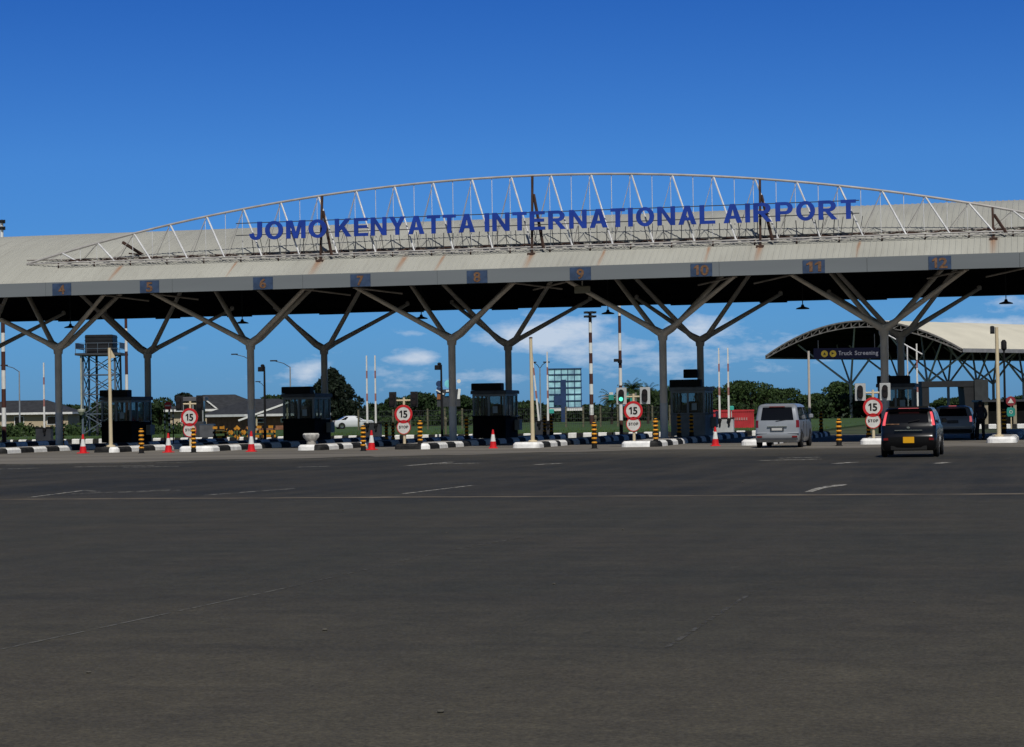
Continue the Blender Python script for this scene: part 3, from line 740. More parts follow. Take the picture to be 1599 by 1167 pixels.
wb_ = mat('signal_backboard_white', (.46, .47, .46), .5, var=.1)
wsign = mat('sign_white', (.62, .60, .56), .5, var=.14, scale=5)
red_off = mat('signal_lens_off', (.02, .015, .015), .3, var=0)
green_on = mat('signal_lens_green', (.05, .5, .35), .3, var=0, emit=(.15, .95, .7), estr=.8)
def signal_post(x, label, board, left_on, yaw, upper):
    t = thing('speed_limit_post', label, 'sign post', (x, 86.75, .236), 0, 'speed limit posts with signal heads')
    MB().cyl((0, .06, 0), (0, .06, 1.9), .06, .05, 12).cyl((-.42, .06, 1.78), (.42, .06, 1.78), .04, n=10).build('post', cream, t, True)
    def round_sign(z, r, ring, nm):
        s_ = MB().disc((0, -.03, z), r, .02).build(nm, wsign, t); MB().ring((0, -.038, z), r*(1-ring), r, .028).build('rim', redp, s_); return s_
    s = round_sign(1.22, .385, .24, 'speed_sign'); text_parts('15', -.17, .17, -.04, 1.08, .29, black, s, 'numerals', bold=.03, ext=.012)
    s2 = round_sign(.68, .30, .10, 'stop_sign'); text_parts('STOP', -.20, .20, -.04, .63, .11, black, s2, 'lettering', bold=.025, ext=.012)
    for sx in (-1, 1):
        h = MB()
        if board == 'white': h.box(sx*.48-.21, sx*.48+.21, -.02, .02, 1.48, 2.16, b=.018)
        else: h.box(sx*.46-.16, sx*.46+.16, -.02, .02, 1.50, 2.14, b=.015)
        hd = h.build('signal_backboard', wb_ if board == 'white' else lampm, t)
        c = MB()
        prof = [(cos(a)*.11, sin(a)*.13) for a in [pi*i/8 for i in range(9)]]
        pts = [(sx*.48+px_, 1.95+pz) for px_, pz in prof] + [(sx*.48-px_, 1.68-pz) for px_, pz in prof]
        c.prism(pts, -.10, -.021); c.build('signal_case', black, hd)
        MB().disc((sx*.48, -.115, 1.94), .085, .012, 18).build('lens', red_off, hd)
        MB().disc((sx*.48, -.115, 1.69), .085, .012, 18).build('lens', green_on if (sx == -1 and left_on) else red_off, hd)
    return t
signal_post(-35.48, 'speed limit 15 post with black signal heads in front of the house roof', 'black', False, 0, None)
signal_post(-26.05, 'speed limit 15 post with black signal heads left of the middle booth', 'black', False, 0, None)
signal_post(-16.42, 'speed limit 15 post with white signal boards, green lamp lit', 'white', True, 0, None)
signal_post(-6.89, 'speed limit 15 post with white signal boards left of the black car', 'white', False, 0, None)

# ================================================================ BOLLARDS, CONES
BAND = []
def bollard_proto(loc, label):
    t = thing('bollard', label, 'bollard', loc, 0, 'black bollards with orange bands at the lanes')
    prof = [(.105, 0)]; mis = []
    def seg(r, z, m): prof.append((r, z)); mis.append(m)
    seg(.105, .17, 0); z = .17
    for i in range(5):
        seg(.078, z+.02, 0); seg(.104, z+.035, 1); seg(.114, z+.06, 1); seg(.104, z+.088, 1); seg(.076, z+.102, 1); seg(.074, z+.165, 0); z += .168
    prof.append((.05, z+.02)); mis.append(1)
    b = MB(); b.lathe(prof, 14, mis=mis); b.build('post', [black, orange], t, True)
    MB().cyl((0, 0, -.0), (0, 0, .02), .15, n=14).build('foot', black, t)
    return t
bl = [(-36.5, 84.0, 0, 'banded bollard standing in the road left of lane 5 to 6 island'), (-34.45, 84.6, 0, 'banded bollard close in front of the leftmost speed limit post'), (-26.93, 84.0, 0, 'banded bollard beside the cone left of the middle speed limit post'),
      (-25.4, 86.9, .15, 'banded bollard right of the speed limit post in front of the middle booth'), (-17.47, 84.0, 0, 'banded bollard below the tall floodlight mast'), (-15.5, 86.6, .1, 'banded bollard just right of the green signal post'),
      (-7.97, 84.0, 0, 'banded bollard between the silver van and the black car'), (-46.7, 98, 0, 'small banded bollard in the shade right of the leftmost column'),
      (-26.0, 96.5, .24, 'banded bollard at the left corner of the middle booth'), (-32.6, 105.5, 0, 'left bollard of the pair in front of the green verge'), (-32.25, 105.5, 0, 'right bollard of the pair in front of the green verge'),
      (-25.2, 108.8, .24, 'left bollard of the pair beside the tilted barrier'), (-24.85, 108.8, .24, 'right bollard of the pair beside the tilted barrier'),
      (-16.3, 97.0, .24, 'shaded banded bollard in front of the booth between lanes 9 and 10'), (-11.3, 103.0, .24, 'banded bollard right behind the silver van'), (-10.9, 106.0, .24, 'banded bollard farther behind the silver van beside the dark pole'),
      (-2.1, 96.0, .24, 'banded bollard in front of the teal sign at the far right'), (-7.6, 93.2, .1, 'shaded banded bollard left of the speed limit post by the black car'), (-16.0, 98.6, .24, 'shaded bollard behind the green signal post'),
      (-42.6, 104.6, 0, 'shaded bollard left of the orange barricades')]
p0 = None
for (x, y, z, lab) in bl:
    if p0 is None: p0 = bollard_proto((x, y, z), lab)
    else: dup(p0, (x, y, z), lab)
def cone_proto(loc, label):
    t = thing('traffic_cone', label, 'cone', loc, 0, 'red and white traffic cones before the booths')
    MB().box(-.20, .20, -.20, .20, 0, .04, b=.02).build('base', cone_r, t)
    MB().lathe([(.155, .04), (.115, .30), (.112, .30), (.065, .60), (.065, .60), (.035, .80), (.02, .81)], 18, mis=[0, 1, 1, 1, 0, 0]).build('cone_body', [cone_r, white], t, True)
    return t
p0 = None
for (x, y, z, lab, s_) in ((-39.8, 85.5, 0, 'traffic cone between the leftmost column and the cream pole', 1), (-35.9, 85.4, 0, 'traffic cone directly below the no entry sign', 1), (-32.15, 85.2, 0, 'traffic cone in front of the second column from the left', 1.05),
                       (-27.28, 86.2, 0, 'traffic cone beside the banded bollard left of the middle', 1), (-22.3, 86.9, 0, 'traffic cone right of the middle booth', .95), (-13.1, 86.6, 0, 'traffic cone left of the silver van', .95), (-7.75, 95, .05, 'partly hidden cone left of the stop sign by the black car', .9)):
    if p0 is None: p0 = cone_proto((x, y, z), lab); c = p0
    else: c = dup(p0, (x, y, z), lab)
    c.scale = (s_,)*3
    c.rotation_euler = (0, 0, R.uniform(-.5, .5))
# planter
t = thing('stone_planter', 'round fluted grey stone planter at the foot of a booth', 'planter', (-30.38, 87.6, .236))
pl = MB(); n = 28; prof = [(.13, 0), (.12, .10), (.20, .16), (.32, .30), (.345, .42), (.30, .47), (.27, .45)]
for r_, z in prof:
    for i in range(n):
        a = 2*pi*i/n; rr = r_*(1+.06*cos(a*9)*(1 if .12 < z < .46 else 0)); pl.v.append((cos(a)*rr, sin(a)*rr, z))
for k in range(len(prof)-1):
    for i in range(n): j = (i+1) % n; pl.f.append((k*n+i, k*n+j, (k+1)*n+j, (k+1)*n+i)); pl.m.append(0)
pl.f.append(tuple((len(prof)-1)*n+i for i in range(n))); pl.m.append(0)
pl.build('bowl', mat('weathered_stone', (.58, .56, .52), .9, var=.3, scale=6), t, True)
MB().lathe([(.2, -.02), (.2, .16), (.1, .17)], 10, (0, 0, .0)).build('foot', conc, t)
# no entry sign on chequered posts
t = thing('no_entry_sign', 'red no entry disc above black and white chequered posts', 'road sign', (-41.82, 99.5, 0))
pp = MB()
for k, dx in enumerate((-.22, .02, .22)):
    for i in range(8): pp.cyl((dx, .1, .75+i*.14), (dx, .1, .89+i*.14), .045 if k == 1 else .035, n=10, mi=(i+k) % 2)
    pp.cyl((dx, .1, 0), (dx, .1, .75), .03, n=8, mi=0)
pp.box(-.26, .26, .04, .08, 1.3, 1.36, mi=0)
pp.build('chequered_posts', [black, white], t)
sd = MB().disc((0, -.01, 2.02), .19, .02, 24).build('disc', redp, t); MB().box(-.13, .13, -.022, -.012, 1.985, 2.055).build('white_bar', wsign, sd)
# ================================================================ VEHICLES
def comps(m):
    key = lambda p: tuple(round(c_, 4) for c_ in p)
    par = {}
    def find(a):
        while par.setdefault(a, a) != a: a = par[a]
        return a
    for f in m.f:
        ks = [key(m.v[i]) for i in f]
        for k in ks[1:]: par[find(k)] = find(ks[0])
    out = {}
    for f in m.f: out.setdefault(find(key(m.v[f[0]])), MB()).add([m.v[i] for i in f], [tuple(range(len(f)))])
    return list(out.values())
def car(name, label, loc, rz, lv, paint, spec):
    lv = [(z*spec.get('zs', 1),)+tuple(r_) for z, *r_ in lv]
    t = thing(name, label, 'car', loc, rz)
    nR, nC, nS = 8, 4, 26
    half = []
    # outline tags: rear(0..nR) corner side corner front
    def outline(w, y0, y1, r, bow):
        P = []; T = []
        for i in range(nR+1):
            x = (w-r)*i/nR; P.append((x, y0+bow*(x/w)**2)); T.append(('rear', i))
        b0 = bow*((w-r)/w)**2
        for i in range(1, nC+1):
            a = -pi/2+pi/2*i/nC; P.append((w-r+r*cos(a), y0+b0+r+r*sin(a))); T.append(('rc', i))
        ya, yb = y0+b0+r, y1-r-bow
        for i in range(1, nS+1): P.append((w, ya+(yb-ya)*i/nS)); T.append(('side', ya+(yb-ya)*(i-.5)/nS))
        for i in range(1, nC+1):
            a = pi/2*i/nC; P.append((w-r+r*cos(a), yb+r*sin(a))); T.append(('fc', i))
        for i in range(nR-1, -1, -1):
            x = (w-r)*i/nR; P.append((x, y1-bow*(x/w)**2)); T.append(('front', i))
        Q = P + [(-x, y) for x, y in P[-2:0:-1]]
        TT = T[1:] + T[:0:-1]
        return Q, TT
    rings = []; tags = None
    for (z, w, y0, y1, r, bow) in lv:
        q, tags = outline(w, y0, y1, r, bow); rings.append([(a, b, z) for a, b in q])
    n = len(rings[0]); parts = {}
    def put(nm, quad):
        m = parts.setdefault(nm, MB()); m.add(quad, [(0, 1, 2, 3)])
    for k in range(len(rings)-1):
        for i in range(n):
            j = (i+1) % n
            quad = [rings[k][i], rings[k][j], rings[k+1][j], rings[k+1][i]]
            put(spec['cls'](k, tags[i], quad), quad)
    bd = parts['body']
    bd.add(rings[-1], [tuple(range(n))]); bd.add(rings[0], [tuple(range(n-1, -1, -1))])
    for nm, m in [(a, c_) for a, b_ in parts.items() for c_ in ([b_] if a == 'body' else comps(b_))]:
        mm = spec['mats'].get(nm, paint)
        o = m.build(nm, mm, t); me = o.data
        bm = bmesh.new(); bm.from_mesh(me); bmesh.ops.remove_doubles(bm, verts=bm.verts, dist=.0005)
        bmesh.ops.recalc_face_normals(bm, faces=bm.faces)
        if nm != 'body':
            # give the pane or lamp its own small thickness, standing just proud of the shell
            for v in bm.verts: v.co += v.normal*.004
        for f in bm.faces: f.smooth = True
        bm.to_mesh(me); bm.free()
        try: me.set_sharp_from_angle(angle=radians(35))
        except Exception: pass
    L_ = spec['len']; w = spec['w']; wr = spec['wr']
    for yy in spec['axles']:
        for sx in (-1, 1):
            ar = MB(); ar.lathe([(wr+.07, -.012), (wr+.07, .02), (wr*.5, .025)], 24)
            ar.v = [(sx*(w+b_*1) if False else sx*(w-.02+c_), yy+a_, wr+b_) for a_, b_, c_ in ar.v]
            ar.build('wheel_arch', black, t)
            wh = MB(); wh.lathe([(wr*.6, -.10), (wr*.93, -.10), (wr, -.07), (wr, .05), (wr*.93, .075), (wr*.66, .08), (wr*.62, .06)], 24)
            wh.v = [(sx*(w-.045+c_), yy+a_, wr+b_) for a_, b_, c_ in wh.v]
            ty = wh.build('wheel', rubber, t, True)
            rm = MB(); rm.lathe([(wr*.62, .03), (wr*.60, .065), (wr*.2, .05), (wr*.12, .075)], 20)
            for s5 in range(5):
                a = 2*pi*s5/5; rm.beam((cos(a)*wr*.1, sin(a)*wr*.1, .066), (cos(a)*wr*.6, sin(a)*wr*.6, .07), .07, .02)
            rm.v = [(sx*(w-.045+c_), yy+a_, wr+b_) for a_, b_, c_ in rm.v]
            rm.build('rim', chrome, ty)
    for sx in (-1, 1):
        MB().box(sx*(w+.02)-(.0 if sx > 0 else .17), sx*(w+.02)+(.17 if sx > 0 else 0), spec['mir'], spec['mir']+.09, spec['mz'], spec['mz']+.14, b=.03).build('mirror', paint, t)
    return t
tail_on = mat('tail_lamp_lit', (.6, .02, .03), .2, var=0, emit=(1, .22, .25), estr=.5)
tail_off = mat('tail_lamp', (.16, .008, .010), .15, var=0, coat=.5)
def mk_cls(gl0, gl1, hood_k, front_k, ylim, tail_lv, tail_tags, pillars, rearw=7, hood=True, nrc=2):
    def cls(k, tg, q):
        kind, v = tg; zc = sum(p[2] for p in q)/4
        if k in tail_lv and kind in tail_tags and v in (1, 2, 3)[:nrc]: return 'tail_lamp'
        if gl0 <= k < gl1:
            if kind == 'rear' and v <= rearw: return 'rear_window'
            if kind == 'front': return 'windscreen'
            if kind == 'side' and ylim[0] < v < ylim[1] and not any(abs(v-p) < .07 for p in pillars): return 'side_window'
        return 'body'
    return cls
# black hatchback in the foreground (tall lit tail lamps flank the window)
bp = mat('black_car_paint', (.004, .004, .005), .22, var=0, coat=.25, spec=.4)
lv = [(.20, .78, .10, 3.95, .12, .03), (.30, .83, .02, 4.05, .14, .05), (.48, .85, .0, 4.10, .16, .06), (.62, .85, .0, 4.10, .16, .06), (.66, .85, .03, 4.09, .15, .06), (.80, .85, .05, 4.05, .15, .06), (.92, .845, .06, 3.95, .14, .06), (.97, .835, .09, 3.30, .13, .05), (1.05, .82, .12, 3.10, .12, .04),
      (1.16, .795, .17, 2.95, .11, .04), (1.28, .765, .24, 2.78, .10, .04), (1.38, .735, .30, 2.62, .10, .04), (1.44, .71, .26, 2.50, .10, .04), (1.49, .67, .33, 2.35, .12, .04), (1.525, .58, .5, 2.1, .16, .04), (1.54, .4, .8, 1.8, .2, .02)]
c = car('parked_hatchback', 'black hatchback with lit tall tail lamps and a yellow plate, seen from behind', (-4.15, 65.0, 0), radians(0), lv, bp,
        dict(cls=mk_cls(8, 11, 0, 0, (.45, 2.55), (7, 8, 9, 10), ('rc',), (1.35, 2.35)), mats=dict(rear_window=cargl, side_window=cargl, windscreen=cargl, tail_lamp=tail_on), len=4.1, w=.85, wr=.31, zs=.96, axles=(.78, 3.3), mir=2.6, mz=.98))
c.name = 'hatchback_car'; c.scale = (.95, 1, 1)
ypl = mat('yellow_plate', (.72, .36, .01), .4, var=.05)
MB().box(-.17, .17, -.018, .0, .42, .60, b=.008).build('number_plate', ypl, c)
MB().prism([(-.32, 1.425), (.32, 1.425), (.26, 1.455), (-.26, 1.455)], .20, .262).build('brake_light', tail_on, c)
MB().prism([(-.62, 1.44), (.62, 1.44), (.6, 1.49), (-.6, 1.49)], .15, .34).build('spoiler', bp, c)
MB().box(-.42, .42, -.012, .03, .78, .80).build('plate_trim', chrome, c)
MB().disc((0, .02, .87), .05, .03, 16, ry=.03).build('emblem', chrome, c)
MB().beam((0.0, .075, 1.04), (.34, .12, 1.10), .02, .015).build('wiper', black, c)
MB().box(-.55, .55, .03, .06, .22, .34, b=.01).build('lower_bumper', rubber, c)
for sx in (-1, 1): MB().prism([(sx*.62, .50), (sx*.76, .50), (sx*.76, .56), (sx*.62, .57)], -.008, .02).build('reflector', tail_off, c)
MB().box(-.70, -.28, .10, .115, .955, .985).build('badge', orange_n, c)
# silver van
sp_ = mat('silver_car_paint', (.34, .36, .385), .34, metal=.35, var=.04, coat=.4)
lv = [(.24, .80, .08, 4.40, .10, .03), (.34, .84, .0, 4.50, .12, .05), (.55, .855, -.03, 4.56, .13, .05), (.62, .855, -.02, 4.56, .13, .05), (.66, .855, .02, 4.55, .13, .05), (.85, .855, .03, 4.50, .13, .05), (1.02, .85, .04, 4.3, .12, .05), (1.08, .845, .05, 3.9, .12, .05),
      (1.16, .835, .06, 3.75, .11, .05), (1.40, .80, .09, 3.45, .11, .05), (1.62, .765, .14, 3.15, .11, .05), (1.70, .75, .16, 3.0, .11, .05), (1.77, .72, .15, 2.85, .12, .05), (1.83, .64, .25, 2.6, .16, .05), (1.855, .5, .5, 2.3, .2, .03)]
v = car('silver_minivan', 'silver minivan with a dark rear window, seen from behind at lane 11', (-9.98, 81.2, 0), 0, lv, sp_,
        dict(cls=mk_cls(8, 11, 0, 0, (.35, 3.0), (5, 6, 7), ('rc',), (1.55, 2.55), nrc=3), mats=dict(rear_window=cargl, side_window=cargl, windscreen=cargl, tail_lamp=tail_off), len=4.55, w=.855, zs=.885, wr=.31, axles=(.85, 3.7), mir=3.15, mz=1.1))
v.scale = (.96, 1, 1)
MB().box(-.26, .26, -.025, .03, .64, .76, b=.01).build('plate_recess', dkgrey, v)
MB().box(-.2, .2, -.035, -.026, .65, .74).build('number_plate', mat('white_plate', (.5, .5, .48), .5, var=.05), v)
MB().box(-.38, .38, -.02, .03, .78, .81).build('tailgate_trim', chrome, v)
MB().box(-.80, .80, -.045, -.02, .30, .37, b=.008).build('bumper_insert', dkgrey, v)
for sx in (-1, 1): MB().prism([(sx*.58, .39), (sx*.78, .39), (sx*.78, .45), (sx*.58, .45)], -.04, -.01).build('reflector', tail_off, v)
MB().box(-.3, .3, .10, .16, 1.515, 1.54).build('brake_light', tail_off, v)
MB().beam((-.05, .045, .99), (.35, .07, 1.04), .02, .02).build('wiper', black, v)
MB().box(-.84, .84, -.012, .05, .525, .535).build('tailgate_seam', black, v)
for yy in (1.5, 2.5): MB().box(.853, .866, yy-.008, yy+.008, .37, .98).build('door_seam', black, v); MB().box(.853, .88, yy-.3, yy-.14, .82, .86, b=.008).build('door_handle', chrome, v)
# dark silver crossover further down lane 12
gp_ = mat('grey_car_paint', (.24, .25, .27), .35, metal=.3, var=.04, coat=.3)
lv = [(.26, .80, .10, 4.15, .12, .03), (.36, .84, .02, 4.25, .14, .05), (.56, .86, -.02, 4.3, .15, .06), (.66, .86, .0, 4.3, .15, .06), (.80, .86, .04, 4.25, .15, .06), (.92, .855, .06, 4.1, .14, .06), (.98, .84, .09, 3.4, .13, .05), (1.06, .825, .12, 3.2, .12, .04),
      (1.2, .78, .22, 2.95, .11, .04), (1.34, .74, .34, 2.7, .10, .04), (1.42, .71, .36, 2.5, .10, .04), (1.48, .66, .42, 2.35, .12, .04), (1.53, .5, .7, 2.1, .16, .04)]
u = car('grey_crossover', 'dark silver crossover waiting in the shade beside a standing man', (-4.25, 96.0, 0), 0, lv, gp_,
        dict(cls=mk_cls(7, 10, 0, 0, (.55, 2.6), (4, 5, 6), ('rc',), (1.35, 2.35)), mats=dict(rear_window=cargl, side_window=cargl, windscreen=cargl, tail_lamp=tail_on), len=4.3, w=.86, wr=.33, zs=.94, axles=(.85, 3.45), mir=2.7, mz=1.0))
MB().box(-.24, .24, -.01, .05, .70, .83, b=.01).build('number_plate', dkgrey, u); MB().box(-.16, .16, .30, .36, 1.43, 1.455).build('brake_light', tail_on, u)
MB().box(-.82, .82, -.035, .0, .30, .44, b=.01).build('lower_bumper', rubber, u)
# white sedan far left
wp = mat('white_car_paint', (.66, .68, .7), .3, var=.03, coat=.7)
lv = [(.22, .78, .12, 4.3, .14, .03), (.34, .84, .02, 4.42, .18, .05), (.55, .86, -.0, 4.46, .2, .06), (.75, .86, .02, 4.4, .2, .06), (.90, .85, .06, 4.2, .18, .06), (.96, .83, .55, 3.3, .14, .04), (1.10, .78, .85, 3.05, .12, .04), (1.28, .71, 1.2, 2.7, .10, .04), (1.36, .66, 1.35, 2.45, .12, .04), (1.40, .5, 1.6, 2.2, .16, .04)]
pw = at_px(540, 672, 192); w_ = car('white_sedan', 'small white sedan parked on the verge beyond the barriers', (pw.x-1.2, pw.y, 0.1), radians(-62), lv, wp,
        dict(cls=mk_cls(5, 7, 0, 0, (.95, 2.95), (3,), ('rc',), (1.9,)), mats=dict(rear_window=cargl, side_window=cargl, windscreen=cargl, tail_lamp=tail_off), len=4.46, w=.86, wr=.31, axles=(.85, 3.55), mir=2.75, mz=.95))
MB().box(-.25, .25, -.03, .0, .5, .62).build('number_plate', mat('white_plate', (.5, .5, .48)), w_)
w_.scale = (.82,)*3

# ================================================================ PERSON
def skinned(name, verts, edges, radii, mats_, parent, sub=2, root=0):
    me = bpy.data.meshes.new(name); me.from_pydata(verts, edges, [])
    ob = bpy.data.objects.new(name, me); COL.objects.link(ob)
    md = ob.modifiers.new('s', 'SKIN'); sv = me.skin_vertices[0].data
    for i, r in enumerate(radii): sv[i].radius = (r, r) if not isinstance(r, tuple) else r
    sv[root].use_root = True
    sb = ob.modifiers.new('u', 'SUBSURF'); sb.levels = sub; sb.render_levels = sub
    dg = bpy.context.evaluated_depsgraph_get(); dg.update()
    m2 = bpy.data.meshes.new_from_object(ob.evaluated_get(dg)); m2.name = name
    bpy.data.objects.remove(ob)
    m2.materials.clear(); m2.materials.append(mats_)
    for p in m2.polygons: p.use_smooth = True
    o = bpy.data.objects.new(name, m2); COL.objects.link(o); o.parent = parent; return o
man = thing('person', 'man in a dark jacket and dark trousers standing beside the crossover, back turned', 'person', (-3.02, 94.2, 0), radians(12), scale=.95)
V = [(0, 0, .93), (0, 0, 1.10), (0, .01, 1.30), (0, 0, 1.42), (0, .0, 1.50), (0, .02, 1.58), (0, .03, 1.68),
     (.10, 0, .88), (.115, .02, .50), (.12, -.02, .09), (.125, .12, .04), (-.10, 0, .88), (-.125, .02, .50), (-.14, -.02, .09), (-.15, .12, .04),
     (.18, 0, 1.38), (.25, -.02, 1.13), (.22, .12, .92), (.20, .18, .85), (-.18, 0, 1.38), (-.26, -.02, 1.13), (-.27, .06, .89), (-.265, .09, .81)]
Ed = [(0, 1), (1, 2), (2, 3), (3, 4), (4, 5), (5, 6), (0, 7), (7, 8), (8, 9), (9, 10), (0, 11), (11, 12), (12, 13), (13, 14), (3, 15), (15, 16), (16, 17), (17, 18), (3, 19), (19, 20), (20, 21), (21, 22)]
Rr = [(.13, .09), (.12, .085), (.15, .095), (.10, .075), .055, .085, .075, .078, .055, .042, .035, .078, .055, .042, .035, .055, .042, .032, .028, .055, .042, .032, .028]
# fingers and thumbs grow from the palm ends
for hv, sx in ((18, 1), (22, -1)):
    hx, hy, hz = V[hv]
    for k, (dx, ln) in enumerate(((-.026, .062), (-.009, .074), (.009, .070), (.026, .056))):
        i0 = len(V); V += [(hx+dx*.6, hy+.012+abs(dx)*.2, hz-.045), (hx+dx*.8, hy+.03, hz-.045-ln*.55), (hx+dx*.8, hy+.022, hz-.045-ln)]
        Ed += [(hv, i0), (i0, i0+1), (i0+1, i0+2)]; Rr += [.0095, .0085, .0075]
    i0 = len(V); V += [(hx-sx*.032, hy+.018, hz-.015), (hx-sx*.040, hy+.036, hz-.055)]; Ed += [(hv, i0), (i0, i0+1)]; Rr += [.011, .009]
body = skinned('body', V, Ed, Rr, skin, man)
jk = mat('dark_navy_cloth', (.012, .014, .024), .9, var=.2); tr_m = mat('black_trouser_cloth', (.008, .008, .010), .9, var=.2)
skinned('jacket', [(0, 0, .88), (0, 0, 1.08), (0, .01, 1.30), (0, 0, 1.43), (.19, 0, 1.38), (.265, -.02, 1.13), (.225, .11, .94), (-.19, 0, 1.38), (-.27, -.02, 1.13), (-.275, .055, .91)],
        [(0, 1), (1, 2), (2, 3), (3, 4), (4, 5), (5, 6), (3, 7), (7, 8), (8, 9)], [(.165, .12), (.155, .115), (.18, .125), (.10, .085), .08, .064, .052, .08, .064, .052], jk, man)
skinned('trousers', [(0, 0, .92), (.10, 0, .86), (.118, .02, .50), (.122, -.02, .10), (-.10, 0, .86), (-.128, .02, .50), (-.142, -.02, .10)], [(0, 1), (1, 2), (2, 3), (0, 4), (4, 5), (5, 6)],
        [(.15, .11), .10, .078, .068, .10, .078, .068], tr_m, man)
for sx in (.124, -.146):
    MB().box(sx-.045, sx+.045, -.08, .2, 0, .085, b=.025).build('shoe', black, man)
hh = MB(); hh.lathe([(.03, 1.775), (.075, 1.755), (.098, 1.70), (.10, 1.65), (.085, 1.60)][::-1], 18, (0, -.0, 0)); hh.v = [(a*.86, .015+b, c_-.05) for a, b, c_ in hh.v]
hh.build('hair', black, man, True)
for sx in (-1, 1): MB().lathe([(.008, -.03), (.018, -.01), (.018, .02), (.006, .035)], 8, (sx*.088, .03, 1.60)).build('ear', skin, man, True)

# ================================================================ BACKGROUND: masts, poles, lamps
def banded_mast(x, y, h, r, label, bands, cols, head=None, r1=None, hr=1):
    t = thing('banded_mast', label, 'mast', (x, y, 0)); r1 = r1 or r*.7; b = MB()
    for i in range(bands):
        a, c_ = h*i/bands, h*(i+1)/bands; b.cyl((0, 0, a), (0, 0, c_), r+(r1-r)*i/bands, r+(r1-r)*(i+1)/bands, 12, mi=i % 2, cap=(i in (0, bands-1)))
    b.build('shaft', cols, t)
    if head:
        hb_ = MB()
        for z in (h, h-.38):
            hb_.lathe([(.12, z-.05), (.5, z-.04), (.5, z+.02), (.1, z+.05)], 12)
            for i in range(6):
                a = 2*pi*i/6; hb_.box(cos(a)*.45-.14, cos(a)*.45+.14, sin(a)*.45-.1, sin(a)*.45+.1, z-.14, z+.05)
        hb_.v = [(a*hr, b_*hr, c_) for a, b_, c_ in hb_.v]; hb_.build('lamp_ring', lampm, t)
    return t
banded_mast(-57.65, 113.5, 12.7, .13, 'tall mast with white and brown bands at the far left edge', 12, [brown, white], True, hr=.35)
banded_mast(-50.2, 113.6, 9.0, .10, 'white and brown banded mast right of the water tower', 7, [white, brown])
banded_mast(-22.17, 113.6, 9.2, .10, 'black and white banded mast with a camera behind the green signal', 10, [brown, white])
t = thing('pole_camera', 'black camera clamped on the banded mast behind the green signal', 'camera', (-22.17, 113.45, 4.0)); MB().box(-.28, -.02, -.2, .0, 0, .16, b=.02).build('case', black, t); MB().box(-.1, .1, -.02, .18, -.06, .1).build('clamp', black, t)
pm_ = at_px(924, 655, 205); banded_mast(pm_.x, pm_.y, 10.6, .20, 'tall black and white floodlight mast with two lamp rings', 11, [brown, white], True, .15)
def camera_pole(x, y, h, label, side):
    t = thing('camera_pole', label, 'camera pole', (x, y, 0)); MB().cyl((0, 0, 0), (0, 0, h), .075, .05, 10).build('pole', black, t)
    MB().box(side*.06-(.28 if side < 0 else 0), side*.06+(.28 if side > 0 else 0), -.14, .14, h-.28, h-.02, b=.03).lathe([(.1, 0), (.12, .08), (.05, .14)], 10, (side*.1, 0, h-.02)).build('camera', black, t); return t
camera_pole(-42.05, 113.6, 4.15, 'black pole with a camera between the house and the second column', -1)
camera_pole(-32.0, 113.7, 4.05, 'black pole with a camera left of the centre column', -1)
t = thing('lamp_pole', 'dark pole with a drum lamp right of the cream floodlight pole', 'pole', (-2.40, 112.8, 0)); MB().cyl((0, 0, 0), (0, 0, 4.2), .07, .05, 10).build('pole', black, t); MB().lathe([(.05, 4.15), (.14, 4.25), (.14, 4.6), (.06, 4.7)], 12).build('drum_lamp', black, t, True)
t = thing('lamp_pole', 'plain dark pole standing in front of the truck canopy', 'pole', (-12.2, 113.0, 0)); MB().cyl((0, 0, 0), (0, 0, 4.35), .07, .06, 10).lathe([(.16, 0), (.16, .06), (.09, .1)], 10).build('pole', steel, t)
def street_lamp(px, top, arm, d, label, two=False):
    p = at_px(px, top, d); h = p.z
    t = thing('street_lamp', label, 'street lamp', (p.x, p.y, 0), YAW)
    MB().cyl((0, 0, 0), (0, 0, h), .09, .06, 8).build('pole', mat('galvanised', (.26, .28, .30), .5), t)
    a = MB()
    for sg in ((-1, 1) if two else (-1,)):
        q = [Vector((0, 0, h-.05)), Vector((sg*arm*.4, 0, h+.35)), Vector((sg*arm, 0, h+.62))]
        for u_, v_ in zip(q, q[1:]): a.cyl(u_, v_, .04, n=6)
        a.box(sg*arm-.35, sg*arm+.35, -.12, .12, h+.55, h+.68, b=.03)
    a.build('arm', lampm, t); return t
street_lamp(30, 580, 1.5, 220, 'curved arm street lamp left of the leftmost column')
street_lamp(453, 573, 1.6, 215, 'street lamp with a curved arm left of the round dark tree')
street_lamp(391, 562, 1.7, 235, 'street lamp mostly hidden behind the second column')
street_lamp(412, 603, .8, 300, 'small far street lamp beside the camera pole')
street_lamp(843, 575, .7, 230, 'small street lamp between the raised barrier arms', True)
t = thing('hooked_pole', 'thin white pole with a long hooked arm above the booth by the black car', 'pole', (-7.3, 114.6, .1))
MB().cyl((-1.0, 0, 2.4), (-1.0, 0, 5.05), .035, n=8).cyl((-1.0, 0, 5.05), (.75, .1, 4.0), .035, n=8).cyl((.0, 0, 0), (.0, 0, 4.45), .035, n=8).build('pipe', truss_w, t)
MB().lathe([(.11, 0), (.14, .1), (.05, .25)], 10, (-1.0, 0, 2.2)).build('lamp', wb_, t)

